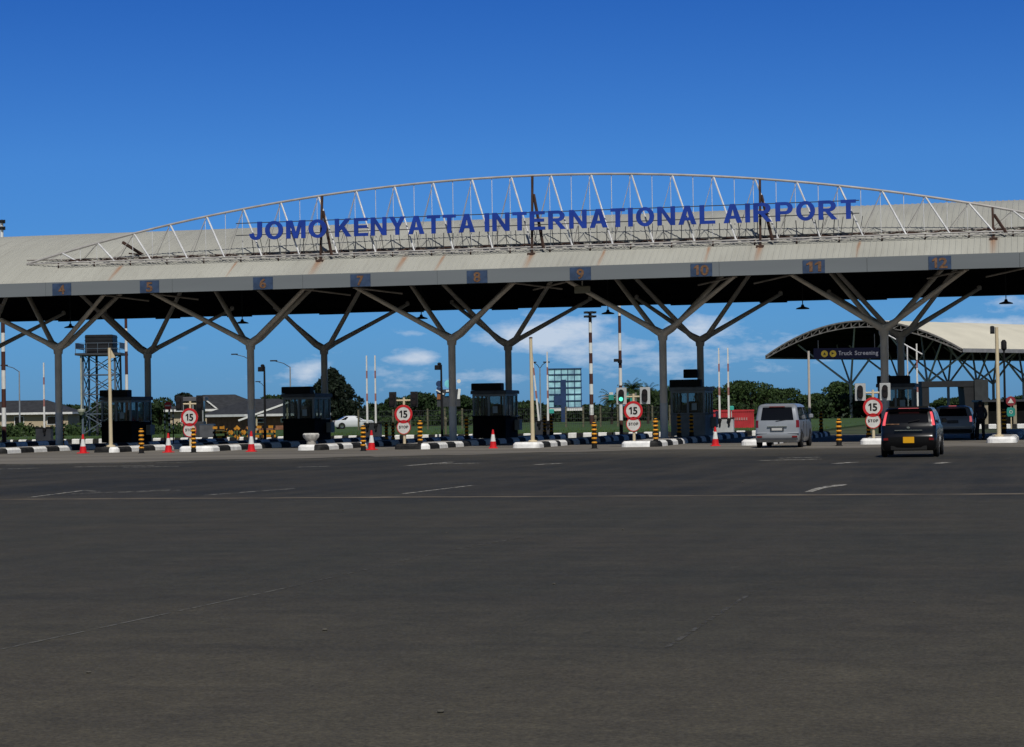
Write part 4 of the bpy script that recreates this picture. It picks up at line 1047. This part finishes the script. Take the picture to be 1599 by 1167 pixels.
# ================================================================ WATER TOWER
p = at_px(160, 655, 160)
t = thing('water_tower', 'black water tank on a lattice steel tower behind the leftmost booth', 'water tower', (p.x, p.y, 0), YAW)
twm = mat('blue_grey_tower_steel', (.10, .13, .17), .5, var=.2)
HT = 6.05
for a in (-1.15, 1.15):
    for b in (-1.15, 1.15): MB().beam((a*1.05, b*1.05, 0), (a, b, HT-.1), .13, .13).build('leg', twm, t)
lb = MB()
for k in range(4):
    z0, z1 = .3+k*1.42, .3+(k+1)*1.42
    for (a, b, c_, d) in ((-1, -1, 1, -1), (1, -1, 1, 1), (1, 1, -1, 1), (-1, 1, -1, -1)):
        q = 1.15
        lb.beam((a*q, b*q, z0), (c_*q, d*q, z1), .06, .06).beam((c_*q, d*q, z0), (a*q, b*q, z1), .06, .06).beam((a*q, b*q, z1), (c_*q, d*q, z1), .07, .07)
lb.build('lattice', twm, t)
MB().box(-1.65, 1.65, -1.6, 1.6, HT-.08, HT+.08).build('platform', dkgrey, t)
rl = MB()
for a in (-1.6, -.8, 0, .8, 1.6):
    for b in (-1.55, 1.55): rl.cyl((a, b, HT), (a, b, HT+.8), .02, n=5)
for z in (.4, .8):
    rl.box(-1.6, 1.6, -1.57, -1.53, HT+z-.015, HT+z+.015).box(-1.6, 1.6, 1.53, 1.57, HT+z-.015, HT+z+.015)
rl.box(-1.62, -1.58, -1.57, 1.57, HT+.385, HT+.815).box(1.58, 1.62, -1.57, 1.57, HT+.385, HT+.815)
rl.build('railing', twm, t)
tk = MB()
tk.box(-1.02, .98, -1, 1, HT+.1, HT+1.42, b=.05)
for i in range(5): tk.box(-1.05, 1.01, -1.03, 1.03, HT+.16+i*.27, HT+.20+i*.27)
tk.build('tank', mat('black_tank_panels', (.012, .013, .016), .5, var=.3), t)
MB().cyl((-.3, -.4, HT), (-.3, -.4, 0), .09, n=8).build('feed_pipe', dkgrey, t)
MB().cyl((-1.25, -1.4, 2.0), (-1.25, -1.4, HT), .06, n=8).lathe([(.12, 1.65), (.28, 1.9), (.3, 2.05), (.1, 2.1)], 12, (-1.25, -1.4, 0)).build('overflow_pipe', mat('pale_pipe', (.42, .42, .34), .6), t)

# ================================================================ HOUSES
tile = mat('dark_roof_tiles', (.032, .034, .038), .8, var=.35, scale=3, bump=.3, bscale=12)
wallc = mat('cream_wall', (.45, .37, .25), .85, var=.12, scale=.6); brick = mat('orange_brick', (.26, .12, .07), .9, var=.3, scale=3)
def house(px, d, w, dp, zw, zr, wall, label, rz, gable=True):
    p = at_px(px, 650, d); t = thing('house', label, 'house', (p.x, p.y, 0), rz)
    wl = MB().box(-w/2, w/2, 0, dp, 0, zw).build('wall', wall, t)
    o = .5
    r_ = MB(); rid = w/2-dp/2*.9
    vs = [(-w/2-o, -o, zw), (w/2+o, -o, zw), (w/2+o, dp+o, zw), (-w/2-o, dp+o, zw), (-max(rid, .3), dp/2, zr), (max(rid, .3), dp/2, zr)]
    r_.add(vs, [(0, 1, 5, 4), (1, 2, 5), (2, 3, 4, 5), (3, 0, 4), (3, 2, 1, 0)])
    rf = r_.build('roof', tile, t)
    MB().box(-w/2-o-.03, w/2+o+.03, -o-.06, -o-.01, zw-.18, zw+.03).box(w/2+o+.01, w/2+o+.06, -o-.01, dp+o, zw-.18, zw+.03).box(-w/2-o-.06, -w/2-o-.01, -o-.01, dp+o, zw-.18, zw+.03).build('gutter', white, t)
    if gable:
        g = MB(); gx = -w*.12; g.prism([(gx-1.1, zw+.05), (gx+1.1, zw+.05), (gx, zw+.95)], -o+.3, dp*.3); g.build('gable', tile, t)
        MB().beam((gx-1.2, -o+.22, zw+.02), (gx, -o+.22, zw+1.0), .08, .12).beam((gx, -o+.22, zw+1.0), (gx+1.2, -o+.22, zw+.02), .08, .12).build('bargeboard', white, t)
    n = max(2, int(w/2.6))
    for i in range(n):
        x = -w/2+w*(i+.5)/n
        f = MB().box(x-.5, x+.5, -.05, .01, .75, zw-.35).build('window', white, t); MB().box(x-.43, x+.43, -.07, -.055, .82, zw-.42).box(x-.02, x+.02, -.09, -.075, .82, zw-.42).build('pane', cargl, f)
    dx_ = w/2-w*.5/n+.85
    dr = MB().box(dx_-.35, dx_+.35, -.06, .01, .02, zw-.35).build('door', mat('brown_door', (.08, .04, .02), .6), t); MB().cyl((dx_+.25, -.09, .95), (dx_+.25, -.05, .95), .03).build('handle', chrome, dr)
    return t
house(30, 225, 10, 6, 2.0, 3.3, wallc, 'low house with a broad dark roof at the far left', YAW, False)
house(338, 214, 9.0, 6.5, 2.05, 3.5, wallc, 'cream house with a dark hipped roof and a small white gable', YAW+.05)
h3 = house(445, 196, 8.5, 6, 1.5, 2.9, brick, 'orange brick house with a slanting white gutter behind the barricades', YAW+.75, False)
A_ = at_px(372, 656, 189); B_ = at_px(452, 627, 189); inv = Matrix.Rotation(-h3.rotation_euler[2], 4, 'Z') @ Matrix.Translation(-h3.location)
dv = Vector((-sin(YAW), cos(YAW), 0))*2.2
A1, B1, A2, B2 = [inv @ v_ for v_ in (A_, B_, A_+dv, B_+dv)]
MB().add([A1, B1, B2, A2]+[v_-Vector((0, 0, .12)) for v_ in (A1, B1, B2, A2)], [(0, 1, 2, 3), (7, 6, 5, 4), (0, 4, 5, 1), (1, 5, 6, 2), (2, 6, 7, 3), (3, 7, 4, 0)]).build('porch_roof', tile, h3)
MB().beam(A1-Vector((.02, .05, .05)), B1-Vector((.02, .05, .05)), .08, .15).build('sloping_gutter', white, h3)
for f_ in (.35, .95):
    v_ = A_.lerp(B_, f_)+dv*.1; w0 = inv @ Vector((v_.x, v_.y, 0)); w1 = inv @ (v_-Vector((0, 0, .1))); MB().beam(w0, w1, .1, .1).build('porch_post', cream, h3)
# kiosk and fuel tank like boxes
p = at_px(302, 690, 128); t = thing('guard_kiosk', 'small dark guard kiosk behind the leftmost speed limit post', 'kiosk', (p.x, p.y, 0), YAW)
MB().box(-.6, .6, 0, 1.2, 0, 1.15, b=.02).build('wall', dkgrey, t); MB().box(-.55, .55, .05, 1.15, 1.15, 2.35).build('glazing', cargl, t)
fr = MB()
for a in (-.57, 0, .57):
    fr.box(a-.035, a+.035, 0.0, .06, 1.15, 2.35)
fr.build('frame', booth_f, t); MB().box(-.72, .72, -.12, 1.32, 2.36, 2.6, b=.03).build('roof', mat('kiosk_roof', (.1, .1, .11), .5), t)
p = at_px(323, 690, 124); t = thing('steel_cabinet', 'dark blue steel cabinet left of the orange barricades', 'cabinet', (p.x, p.y, 0), YAW); MB().box(-.42, .42, 0, .7, .05, 1.02, b=.03).build('case', mat('navy_cabinet', (.03, .045, .07), .5), t); MB().box(-.4, .4, -.015, -.003, .1, .95).build('door_panel', booth_m, t)
for i, (px, kind) in enumerate(((344, 0), (360, 1), (381, 1), (401, 0), (420, 0))):
    p = at_px(px, 682, 121.0+i*.35); lab = ['drum-like orange and black barricade at the left end of the row', 'orange barricade with crossed boards, second in the row', 'orange barricade with crossed boards in the middle of the row', 'small orange barricade right of the second column', 'yellow orange barricade at the right end of the row'][i]
    t = thing('road_barricade', lab, 'barricade', (p.x, p.y, 0), YAW+R.uniform(-.2, .2), 'orange barricades on the far side of the road')
    for sx in (-1, 1): MB().beam((sx*.32, -.2, 0), (sx*.27, 0, .92), .05, .05).beam((sx*.32, .2, 0), (sx*.27, 0, .92), .05, .05).build('leg', black, t)
    b = MB()
    if kind:
        for k in range(8):
            u0, u1 = k/8, (k+1)/8
            b.beam((-.42+.84*u0, -.09, .2+.68*u0), (-.42+.84*u1, -.09, .2+.68*u1), .03, .14, mi=1 if k in (2, 5) else 0)
            b.beam((.42-.84*u0, -.13, .2+.68*u0), (.42-.84*u1, -.13, .2+.68*u1), .03, .14, mi=1 if k in (2, 5) else 0)
    else:
        for z in (.30, .56, .82):
            
            q = MB()
            for k in range(6): q.box(-.40+.133*k, -.267+.133*k, -.10, -.07, z-.07, z+.07, mi=1 if (k+int(z*4)) % 3 == 2 else 0)
            q.build('board', [dull_o, black], t)
    if kind: b.build('crossed_boards', [dull_o, black], t)

# ================================================================ VERGE, KERB, FENCE
gmat = mat('verge_grass', (.042, .080, .018), .95, var=.4, scale=.6, bump=.6, bscale=10)
MB().box(-75, -13.5, 116.1, 240, -.01, .10).build('grass_verge', gmat)['kind'] = 'structure'
tuft = MB()
for i in range(9000):
    y = 116.3+abs(R.gauss(0, 1))*16; x = R.uniform(-75, -13.6); h = R.uniform(.05, .17); a = R.uniform(0, pi); w = .03
    dx, dy = cos(a)*w, sin(a)*w; tuft.add([(x-dx, y-dy, .1), (x+dx, y+dy, .1), (x+R.uniform(-.05, .05), y, .1+h)], [(0, 1, 2)])
struct(tuft.build('grass', mat('grass_blades', (.06, .10, .02), .9, var=.3)), 'stuff')
def far_kerb(x0, x1, y, label):
    t = thing('painted_kerb', label, 'kerb', (0, 0, 0)); b = MB(); x = x0; i = 0
    while x < x1:
        L_ = .47 if i % 2 == 0 else .36; b.box(x+.004, min(x+L_, x1)-.004, y, y+.28, 0, .27, mi=i % 2, b=.03); x += L_; i += 1
    b.build('kerb_blocks', [kerb_w, kerb_k], t); return t
far_kerb(-72, -13.2, 115.7, 'long black and white painted kerb along the far side of the road')
far_kerb(-5.5, 8, 134, 'short black and white painted kerb at the right, beyond the man')
# wire fence with concrete posts
t = thing('wire_fence', 'wire fence with thin concrete posts along the grass verge', 'fence', (0, 0, 0))
k = 0; fpts = []
for px in list(range(560, 1100, 27)):
    p = at_px(px, 660, 175); fpts.append(p)
wires = MB()
for p in fpts:
    MB().box(p.x-.06, p.x+.06, p.y-.06, p.y+.06, .08, 1.75).build('fence_post', mat('weathered_post', (.13, .12, .08), .9), t)
for a, b in zip(fpts, fpts[1:]):
    for z in (.4, .8, 1.2, 1.6): wires.cyl((a.x, a.y-.07, z), (b.x, b.y-.07, z), .012, n=4)
    for q in range(1, 9):
        u_ = a.lerp(b, q/9); wires.cyl((u_.x, u_.y-.07, .1), (u_.x, u_.y-.07, 1.6), .008, n=4)
wires.build('wire_mesh', dkgrey, t)
# small things on the verge
for (px, d, lab) in ((696, 124, 'short concrete marker post on the kerb left of the middle booth'), (930, 120, 'short concrete marker post behind the bollard below the mast')):
    p = at_px(px, 670, d); t = thing('marker_post', lab, 'post', (p.x, p.y, .0)); MB().cyl((0, 0, 0), (0, 0, 1.0), .07, .06, 10).lathe([(.09, 1.0), (.10, 1.12), (.04, 1.2)], 10).build('post', mat('weathered_post', (.13, .12, .08)), t, True)

# ================================================================ BOARDS AND SIGNS FAR AWAY
cyan = mat('cyan_panel', (.34, .62, .82), .35, var=.5, scale=.8); blued = mat('deep_blue_frame', (.02, .045, .12), .5, var=.2)
p = at_px(883, 640, 250); t = thing('glazed_billboard', 'large billboard of blue glazed squares on a dark frame', 'billboard', (p.x, p.y, 0), YAW)
MB().box(-1.85, 1.85, 0, .06, 1.75, 6.15).build('glazed_panel', cyan, t)
f = MB()
for i in range(6): f.box(-1.92+.75*i-.045, -1.92+.75*i+.045, -.08, -.005, 1.7, 6.2)
for z in (1.75, 2.5, 3.25, 4.0, 4.75, 5.5, 6.15): f.box(-1.92, 1.92, -.10, -.082, z-.05, z+.05)
f.build('grid_frame', blued, t)
MB().box(-.5, .1, -.3, -.11, 0, 4.9).box(-1.3, .1, -.28, -.12, 2.0, 3.1).build('support', blued, t)
MB().box(-1.9, 1.9, -.16, .1, 1.35, 1.68).build('base_strip', white, t)
p = at_px(701, 655, 178); t = thing('advertising_board', 'cluster of small cyan, white and dark advertising panels above the hedge', 'billboard', (p.x, p.y, 0), YAW)
MB().cyl((-.5, 0, 0), (-.5, 0, 3.2), .08).cyl((.5, 0, 0), (.5, 0, 3.2), .08).box(-.95, .95, .0, .05, 1.9, 3.3).build('frame', dkgrey, t)
oct_ = [(.0+.34*cos(a), 3.75+.34*sin(a)) for a in [pi/8+pi/4*i for i in range(8)]]
MB().prism(oct_, -.06, 0).build('cyan_octagon', mat('bright_cyan', (.20, .62, .70), .4), t)
MB().disc((-.75, -.08, 3.75), .26, .05).prism([(-1.0, 3.0), (-.5, 3.0), (-.45, 3.45), (-.95, 3.5)], -.07, -.01).build('dark_shapes', blued, t)
MB().prism([(-1.05, 3.25), (-.95, 3.3), (-.35, 2.95), (-.42, 2.85)], -.1, -.075).prism([(-.2, 3.1), (.5, 3.12), (.5, 3.28), (-.2, 3.25)], -.07, -.01).disc((.85, -.05, 3.95), .16, .05).prism([(.7, 2.5), (.9, 2.5), (1.0, 3.3), (.8, 3.35)], -.07, -.01).build('white_shapes', white, t)
MB().prism([(-.3, 2.75), (.45, 2.78), (.3, 2.98), (-.2, 3.0)], -.08, -.01).build('blue_shape', mat('sky_blue', (.06, .30, .62), .4), t)
MB().prism([(-.95, 2.5), (-.5, 2.5), (-.5, 2.85), (-.9, 2.95)], -.08, -.01).build('orange_shape', mat('rust_orange', (.3, .11, .04), .6), t)
p = at_px(958, 655, 170); t = thing('overhead_direction_sign', 'small teal direction signs on a horizontal arm left of the green signal', 'road sign', (p.x, p.y, 0), YAW)
teal = mat('teal_sign', (.03, .26, .22), .5, var=.3, scale=4)
MB().cyl((1.75, 0, 0), (1.75, 0, 2.75), .07, n=8).cyl((-.9, 0, 2.35), (1.75, 0, 2.4), .04, n=6).cyl((-.9, 0, 2.55), (1.75, 0, 2.62), .03, n=6).build('mast_arm', truss_g, t)
for (a, b, c_, d) in ((-.35, .05, 2.2, 2.6), (.2, .6, 2.15, 2.65), (.75, 1.2, 2.25, 2.7), (1.3, 1.65, 2.05, 2.5)): MB().box(a, b, -.06, -.03, c_, d).build('panel', teal, t)
MB().box(-.3, 0, -.04, 0, 2.62, 2.8).box(.25, .5, -.04, 0, 2.67, 2.85).build('white_panel', wsign, t)
for (px, py, d, lab) in ((861, 645, 118, 'small teal lamp sign beside the barrier at the blue billboard'), (1142, 640, 118, 'small teal lamp sign above the red containers')):
    p = at_px(px, py, d); t = thing('lane_indicator', lab, 'lane signal', (p.x, p.y, 0)); MB().cyl((0, 0, .0), (0, 0, p.z), .03, n=6).build('post', wb_, t); MB().box(-.14, .14, -.08, .08, p.z-.02, p.z+.2, b=.03).build('head', mat('teal_lens', (.06, .42, .34), .4), t)
# containers
cont = mat('red_container', (.42, .028, .035), .6, var=.2, scale=1.5)
for (px, d, lab, sx, rz) in ((1150, 149, 'red shipping container with white lettering beyond the barriers', 1.0, YAW), (1131, 152, 'second red container partly hidden behind the white barrier cabinet', .6, YAW)):
    p = at_px(px, 668, d); t = thing('shipping_container', lab, 'container', (p.x, p.y, 0), rz); b = MB(); w = 1.15*sx+.05
    b.box(-w, w, 0, 2.2, .05, 1.28)
    k = -w+.05
    while k < w-.1: b.box(k, k+.06, -.03, -.001, .12, 1.2); k += .14
    b.build('body', cont, t); MB().box(-w-.02, w+.02, -.05, .05, 1.2, 1.33).box(-w-.02, w+.02, -.05, .05, .03, .11).build('rail', cont, t)
    if sx == 1.0:
        l_ = MB()
        for i in range(6): l_.box(-.15+i*.16, -.06+i*.16, -.045, -.034, .62, .80)
        l_.build('faded_lettering', mat('faded_white', (.40, .22, .21), .7), t)
# dark shelter wall, round-corner signs on the far right
p = at_px(1590, 665, 146); t = thing('low_building', 'low dark building with tan columns at the right edge', 'building', (p.x, p.y, 0), YAW)
MB().box(-2.3, 4, .3, 3, 0, 1.6).build('wall', booth_k, t); MB().box(-2.4, 4.2, -.2, 3.2, 1.6, 1.74).build('roof', dkgrey, t)
for x in (-2.1, -.2, 1.7): MB().box(x-.11, x+.11, -.02, .2, 0, 1.6).build('column', mat('tan_column', (.30, .26, .19), .8), t)
p = at_px(1579, 660, 118); t = thing('warning_sign', 'red bordered warning triangle above a teal panel at the right edge', 'road sign', (p.x, p.y, 0))
MB().cyl((0, .05, 0), (0, .05, 1.9), .035, n=8).build('post', cream, t)
tri = MB().disc((0, -.02, 1.62), .26, .03, 24).build('round_plate', mat('dull_red', (.25, .03, .04), .5), t); MB().prism([(-.16, 1.52), (.16, 1.52), (0, 1.78)], -.035, -.022).build('triangle', wsign, tri)
tp_ = MB().prism([(-.2+.03, .8), (.17, .8), (.22, .9), (.22, 1.18), (.17, 1.28), (-.17, 1.28), (-.22, 1.18), (-.22, .9)], -.02, .01).build('teal_panel', teal, t); MB().ring((0, -.035, 1.04), .06, .09, .012, 16).build('symbol', wsign, tp_)

# ================================================================ TRUCK CANOPY (far right)
A = at_px(1197, 556, 250); B = at_px(1503, 548, 231); ctr = (A+B)/2
gd = Vector((B.x-A.x, B.y-A.y, 0)); Wd = gd.length; gd.normalize()
ang = math.atan2(gd.y, gd.x)
# local frame: +X along the vault axis (away), Y across; rotate so local +Y points from B to A
t2 = thing('truck_canopy', 'cream vaulted truck screening canopy with an arched truss gable on forked columns', 'canopy', (ctr.x, ctr.y, 0), math.atan2(-gd.y, -gd.x)-pi/2)
cr_m = mat('cream_metal_roof', (.60, .57, .47), .55, var=.08, scale=.3)
hw = Wd/2; ze2, cr2 = 7.25, 10.75
vault(t2, 0, 62, -hw, hw, ze2, cr2, .5, .05, cr_m, soffit)
g = MB(); NS = 24
zf2 = lambda y: ze2+(cr2-ze2)*(1-(y/hw)**2)
for j in range(NS):
    y0, y1 = -hw+2*hw*j/NS, -hw+2*hw*(j+1)/NS
    g.beam((-.15, y0, zf2(y0)-.02), (-.15, y1, zf2(y1)-.02), .16, .16)
    k0, k1 = max(.1, 1-(y0/hw)**2), max(.1, 1-(y1/hw)**2)
    g.beam((-.15, y0, zf2(y0)-.15-.55*sqrt(k0)), (-.15, y1, zf2(y1)-.15-.55*sqrt(k1)), .11, .11)
    g.beam((-.15, y0, zf2(y0)-.02), (-.15, y1, zf2(y1)-.15-.55*sqrt(k1)), .07, .07).beam((-.15, y1, zf2(y1)-.02), (-.15, y1, zf2(y1)-.15-.55*sqrt(k1)), .07, .07)
g.build('gable_truss', truss_g, t2)
MB().box(0, 62, -hw-.08, -hw-.02, ze2-.35, ze2+.06).box(0, 62, hw+.02, hw+.08, ze2-.35, ze2+.06).build('eave_trim', mat('grey_trim', (.25, .25, .26), .5), t2)
for xx in (5, 14.5, 24, 33.5, 43):
    for yy in (-5.2, 5.2):
        cb = MB().cyl((xx, yy, 0), (xx, yy, 3.9), .17, n=10).build('column', steel_lo, t2)
        for sx in (-1, 1):
            for sy in (-1, 1):
                MB().cyl((xx, yy, 3.8), (xx+sx*3.6, yy+sy*(4.6 if sy*yy > 0 else 3.4), zf2(min(hw, abs(yy+sy*(4.6 if sy*yy > 0 else 3.4))))-.4), .13, .09, 8).build('branch', steel_lo, cb)
# screening board: stands alone, hung under the gable
p = at_px(1322, 553, 233); t = thing('truck_screening_sign', 'dark blue board reading Truck Screening with two yellow symbols', 'sign', (p.x, p.y, p.z-.5), YAW)
MB().box(-3.5, 3.5, 0, .12, 0, 1.15).build('board', mat('navy_board', (.006, .007, .020), .8, var=.1, spec=.05), t)
wt = mat('sign_text_white', (.17, .17, .21), .5, var=.1)
text_parts('Truck Screening', -.85, 3.35, -.03, .38, .46, wt, t, 'lettering', bold=.02, ext=.02, gap=.08)
for cx in (-2.35, -1.45): MB().disc((cx, -.03, .55), .36, .02, 20).build('yellow_symbol', mat('yellow_symbol', (.22, .16, .015), .5), t)
MB().prism([(-2.5, .45), (-2.2, .45), (-2.35, .72)], -.04, -.031).prism([(-1.6, .45), (-1.3, .6), (-1.6, .72)], -.04, -.031).build('arrow_symbol', black, t)
MB().cyl((-3, .06, 1.1), (-3, .06, 2.0), .04).cyl((3, .06, 1.1), (3, .06, 2.6), .04).build('hanger', dkgrey, t)
# scanner portal
p = at_px(1491, 655, 222); t = thing('scanner_portal', 'large dark grey portal frame behind the crossover', 'portal', (p.x, p.y, 0), YAW)
pg = mat('portal_grey', (.018, .019, .021), .6, var=.2)
MB().box(-3.25, -2.6, 0, 3, 0, 3.2).build('left_leg', pg, t); MB().prism([(1.2, 0), (3.3, 0), (3.3, 3.2), (.95, 3.2)], 0, 3).build('right_leg', pg, t)
MB().box(-3.3, 3.35, -.05, 3.05, 3.2, 3.8).build('beam', pg, t); MB().box(2.0, 3.38, -.3, -.06, 0, 3.9).build('side_cabin', mat('portal_lighter', (.035, .038, .04), .6), t)

# ================================================================ TREES
def leaf_mat(name, c0, c1):
    m = bpy.data.materials.new(name); m.use_nodes = True; t = m.node_tree; b = t.nodes['Principled BSDF']
    g = t.nodes.new('ShaderNodeNewGeometry'); r = t.nodes.new('ShaderNodeValToRGB'); r.color_ramp.elements[0].color = c0+(1,); r.color_ramp.elements[1].color = c1+(1,)
    t.links.new(g.outputs['Random Per Island'], r.inputs[0]); t.links.new(r.outputs[0], b.inputs['Base Color']); b.inputs['Roughness'].default_value = .7; b.inputs['Specular IOR Level'].default_value = .25
    return m
LM = [leaf_mat('leaves_dark', (.010, .022, .008), (.030, .058, .016)), leaf_mat('leaves_mid', (.014, .031, .009), (.042, .074, .018)), leaf_mat('leaves_black', (.004, .009, .005), (.012, .022, .010))]
bark = mat('bark', (.05, .038, .028), .95, var=.3, scale=4)
def leaves(mb, c, rx, rz, n, s, rng):
    for i in range(n):
        u, v_ = rng.uniform(-1, 1), rng.uniform(0, 2*pi); r_ = rng.uniform(.55, 1.0)**.6; q = sqrt(1-u*u)
        p = Vector((c[0]+rx*r_*q*cos(v_), c[1]+rx*r_*q*sin(v_), c[2]+rz*r_*u))
        a = Vector((rng.gauss(0, 1), rng.gauss(0, 1), rng.gauss(0, .7))).normalized(); b = a.orthogonal().normalized(); b.rotate(Matrix.Rotation(rng.uniform(0, 6.28), 3, a)); k = s*rng.uniform(.6, 1.3)
        d = a.cross(b)
        mb.add([p-b*k, p-d*k*.5, p+b*k, p+d*k*.5], [(0, 1, 2, 3)])
def tree(px, d, h, w, label, lm, cat='tree', name='broadleaf_tree', n=14, per=170, leaf=.16, trunk=None, shape='round', seed=0, group=None):
    K = 1.38; d *= K; h = 1.57+(h-1.57)*K; w *= K; leaf *= 1.3; per = int(per*1.15)
    rng = random.Random(int(px*7+seed)); p = at_px(px, 650, d); t = thing(name, label, cat, (p.x, p.y, 0), 0, group)
    th = h*.45 if trunk is None else trunk
    tr = MB().cyl((0, 0, 0), (.05, 0, th), w*.045+.05, w*.03+.03, 8)
    cr = MB()
    for i in range(n):
        if shape == 'round':
            a = rng.uniform(0, 6.28); e = rng.uniform(-.55, 1); q = sqrt(max(0, 1-e*e*.8)); rr = rng.uniform(.35, .72)
            c = (cos(a)*w/2*q*rr, sin(a)*w/2*q*rr, h*.58+e*h*.30)
            rx = w*rng.uniform(.15, .24); rz = min(h-c[2], h*rng.uniform(.12, .19)); rz = max(rz, h*.08)
        elif shape == 'cone':
            f = i/(n-1); a = i*2.4; rr = (1-f)**.75*w*.30; c = (cos(a)*rr, sin(a)*rr, h*(.22+.68*f)); rx = w*(.24*(1-f)+.08); rz = h*.11
        else:
            a = rng.uniform(0, 6.28); c = (rng.uniform(-w/2, w/2), rng.uniform(-.8, .8), h*rng.uniform(.18, .78)); rx = w*.13+.25; rz = h*.22
        leaves(cr, c, rx, rz, per, leaf, rng)
        tr.cyl((0, 0, th*.7), c, .05+w*.01, .02, 5)
    tr.build('trunk', bark, t); cr.build('crown', LM[lm], t); return t
tree(519, 172, 5.05, 5.4, 'large round very dark tree behind the third booth from the left', 2, n=26, per=330, leaf=.15, seed=3, shape='cone', name='conifer_tree')
tree(160, 178, 2.7, 3.2, 'dark shrub tree behind the water tower legs', 0, seed=1)
tree(118, 172, 2.5, 4.2, 'low dark tree right of the leftmost column', 0, seed=1)
tree(250, 176, 3.0, 3.8, 'dark tree behind the no entry sign', 0, seed=2)
tree(287, 158, 3.1, 1.9, 'narrow black tree left of the leftmost speed limit post', 2, seed=2)
tree(428, 184, 3.1, 3.4, 'dark tree over the orange brick house', 0, seed=2)
tree(562, 196, 1.9, 2.4, 'low tree behind the white sedan', 0, seed=5)
tree(615, 180, 2.7, 3.6, 'dark bushy tree behind the centre speed limit post', 0, seed=5)
tree(655, 176, 3.1, 3.8, 'dark ragged tree left of the advertising panels', 0, seed=6)
tree(718, 172, 2.8, 3.6, 'dark tree right of the centre column', 0, seed=6)
tree(748, 185, 2.6, 3.0, 'dark tree behind the middle booth', 0, seed=8)
tree(875, 205, 2.3, 3.4, 'low dark tree in front of the glazed billboard', 0, seed=8)
tree(1172, 198, 3.9, 6.0, 'broad green tree behind the red containers', 1, n=22, seed=9)
tree(1222, 205, 3.2, 4.6, 'green tree behind the silver van', 1, n=18, seed=9)
tree(1122, 203, 3.5, 4.6, 'green tree right of the booth between lanes 9 and 10', 1, n=16, seed=10)
tree(1312, 208, 3.8, 4.4, 'rounded green tree under the left end of the truck canopy', 1, n=20, seed=10)
tree(1266, 210, 2.7, 3.4, 'smaller green tree beside the dark pole', 1, n=14, seed=11)
tree(1350, 212, 2.6, 3.2, 'green tree behind the rightmost speed limit post', 1, seed=12)
tree(1468, 250, 2.2, 3.0, 'low green tree seen through the portal frame at left', 1, seed=12)
tree(1497, 252, 2.2, 3.0, 'low dark tree seen through the portal frame at right', 0, seed=13)
tree(1000, 206, 3.3, 4.4, 'dense dark tree behind the palms at the green signal', 0, n=18, seed=21)
tree(1036, 208, 3.2, 3.6, 'dark tree behind the fourth column beside the rightmost palm', 0, n=16, seed=22)
def palm(px, d, h, label):
    rng = random.Random(px); p = at_px(px, 650, d); t = thing('palm_tree', label, 'palm', (p.x, p.y, 0), 0, 'palms behind the green signal')
    MB().cyl((0, 0, 0), (.08, 0, h*.68), .13, .09, 8).build('trunk', bark, t); b = MB()
    for i in range(64):
        a = rng.uniform(0, 6.28); el_ = rng.uniform(-.5, 1.2); L_ = rng.uniform(.9, 1.6); prev = Vector((.08, 0, h*.68)); dr = Vector((cos(a)*cos(el_), sin(a)*cos(el_), sin(el_)))
        for s_ in range(5):
            nx = prev + dr*L_/5; side = Vector((-sin(a), cos(a), 0))
            for q in (-1, 1):
                for m_ in range(2):
                    o = prev.lerp(nx, m_/2); b.add([o, o+dr*.08, o+side*q*.22+Vector((0, 0, -.16))+dr*.12], [(0, 1, 2)])
            dr = (dr+Vector((0, 0, -.28))).normalized(); prev = nx
    b.build('fronds', LM[1], t)
palm(985, 196, 4.7, 'leftmost palm behind the green signal'); palm(1012, 199, 4.3, 'middle palm behind the green signal'); palm(1046, 197, 4.8, 'rightmost palm, beside the fourth column')
palm(955, 200, 3.5, 'low palm left of the green signal near the floodlight mast')
# hedges and undergrowth: uncountable, one object each band
def hedge(name, x0, x1, d, h0, h1, n, lm, leaf=.17):
    rng = random.Random(x0+d); b = MB()
    for i in range(n):
        px = rng.uniform(x0, x1); p = at_px(px, 650, d+rng.uniform(-3, 6)); hh_ = h0+(h1-h0)*(.5+.5*sin(px*.045+d)*cos(px*.019))+rng.gauss(0, .12)
        z = hh_*rng.random()**.6
        leaves(b, (p.x, p.y, z), .35, .25, 5, leaf, rng)
    o = b.build(name, LM[lm]); o['kind'] = 'stuff'; return o
hedge('hedge', -30, 330, 262, 1.4, 2.3, 2600, 0, .24); hedge('hedge', 470, 600, 262, 1.0, 1.7, 900, 0, .24); hedge('hedge', 575, 800, 262, 1.7, 2.9, 3600, 0, .24); hedge('hedge', 800, 1110, 270, 1.2, 2.2, 3600, 0, .24)
hedge('undergrowth', 570, 800, 215, .4, 1.5, 1500, 1, .2); hedge('far_tree_line', -60, 1640, 420, 1.2, 3.0, 5200, 0, .4); hedge('undergrowth', 1090, 1420, 250, 1.2, 2.6, 3400, 0, .24)
hedge('undergrowth', -30, 300, 170, .2, .9, 1300, 1)
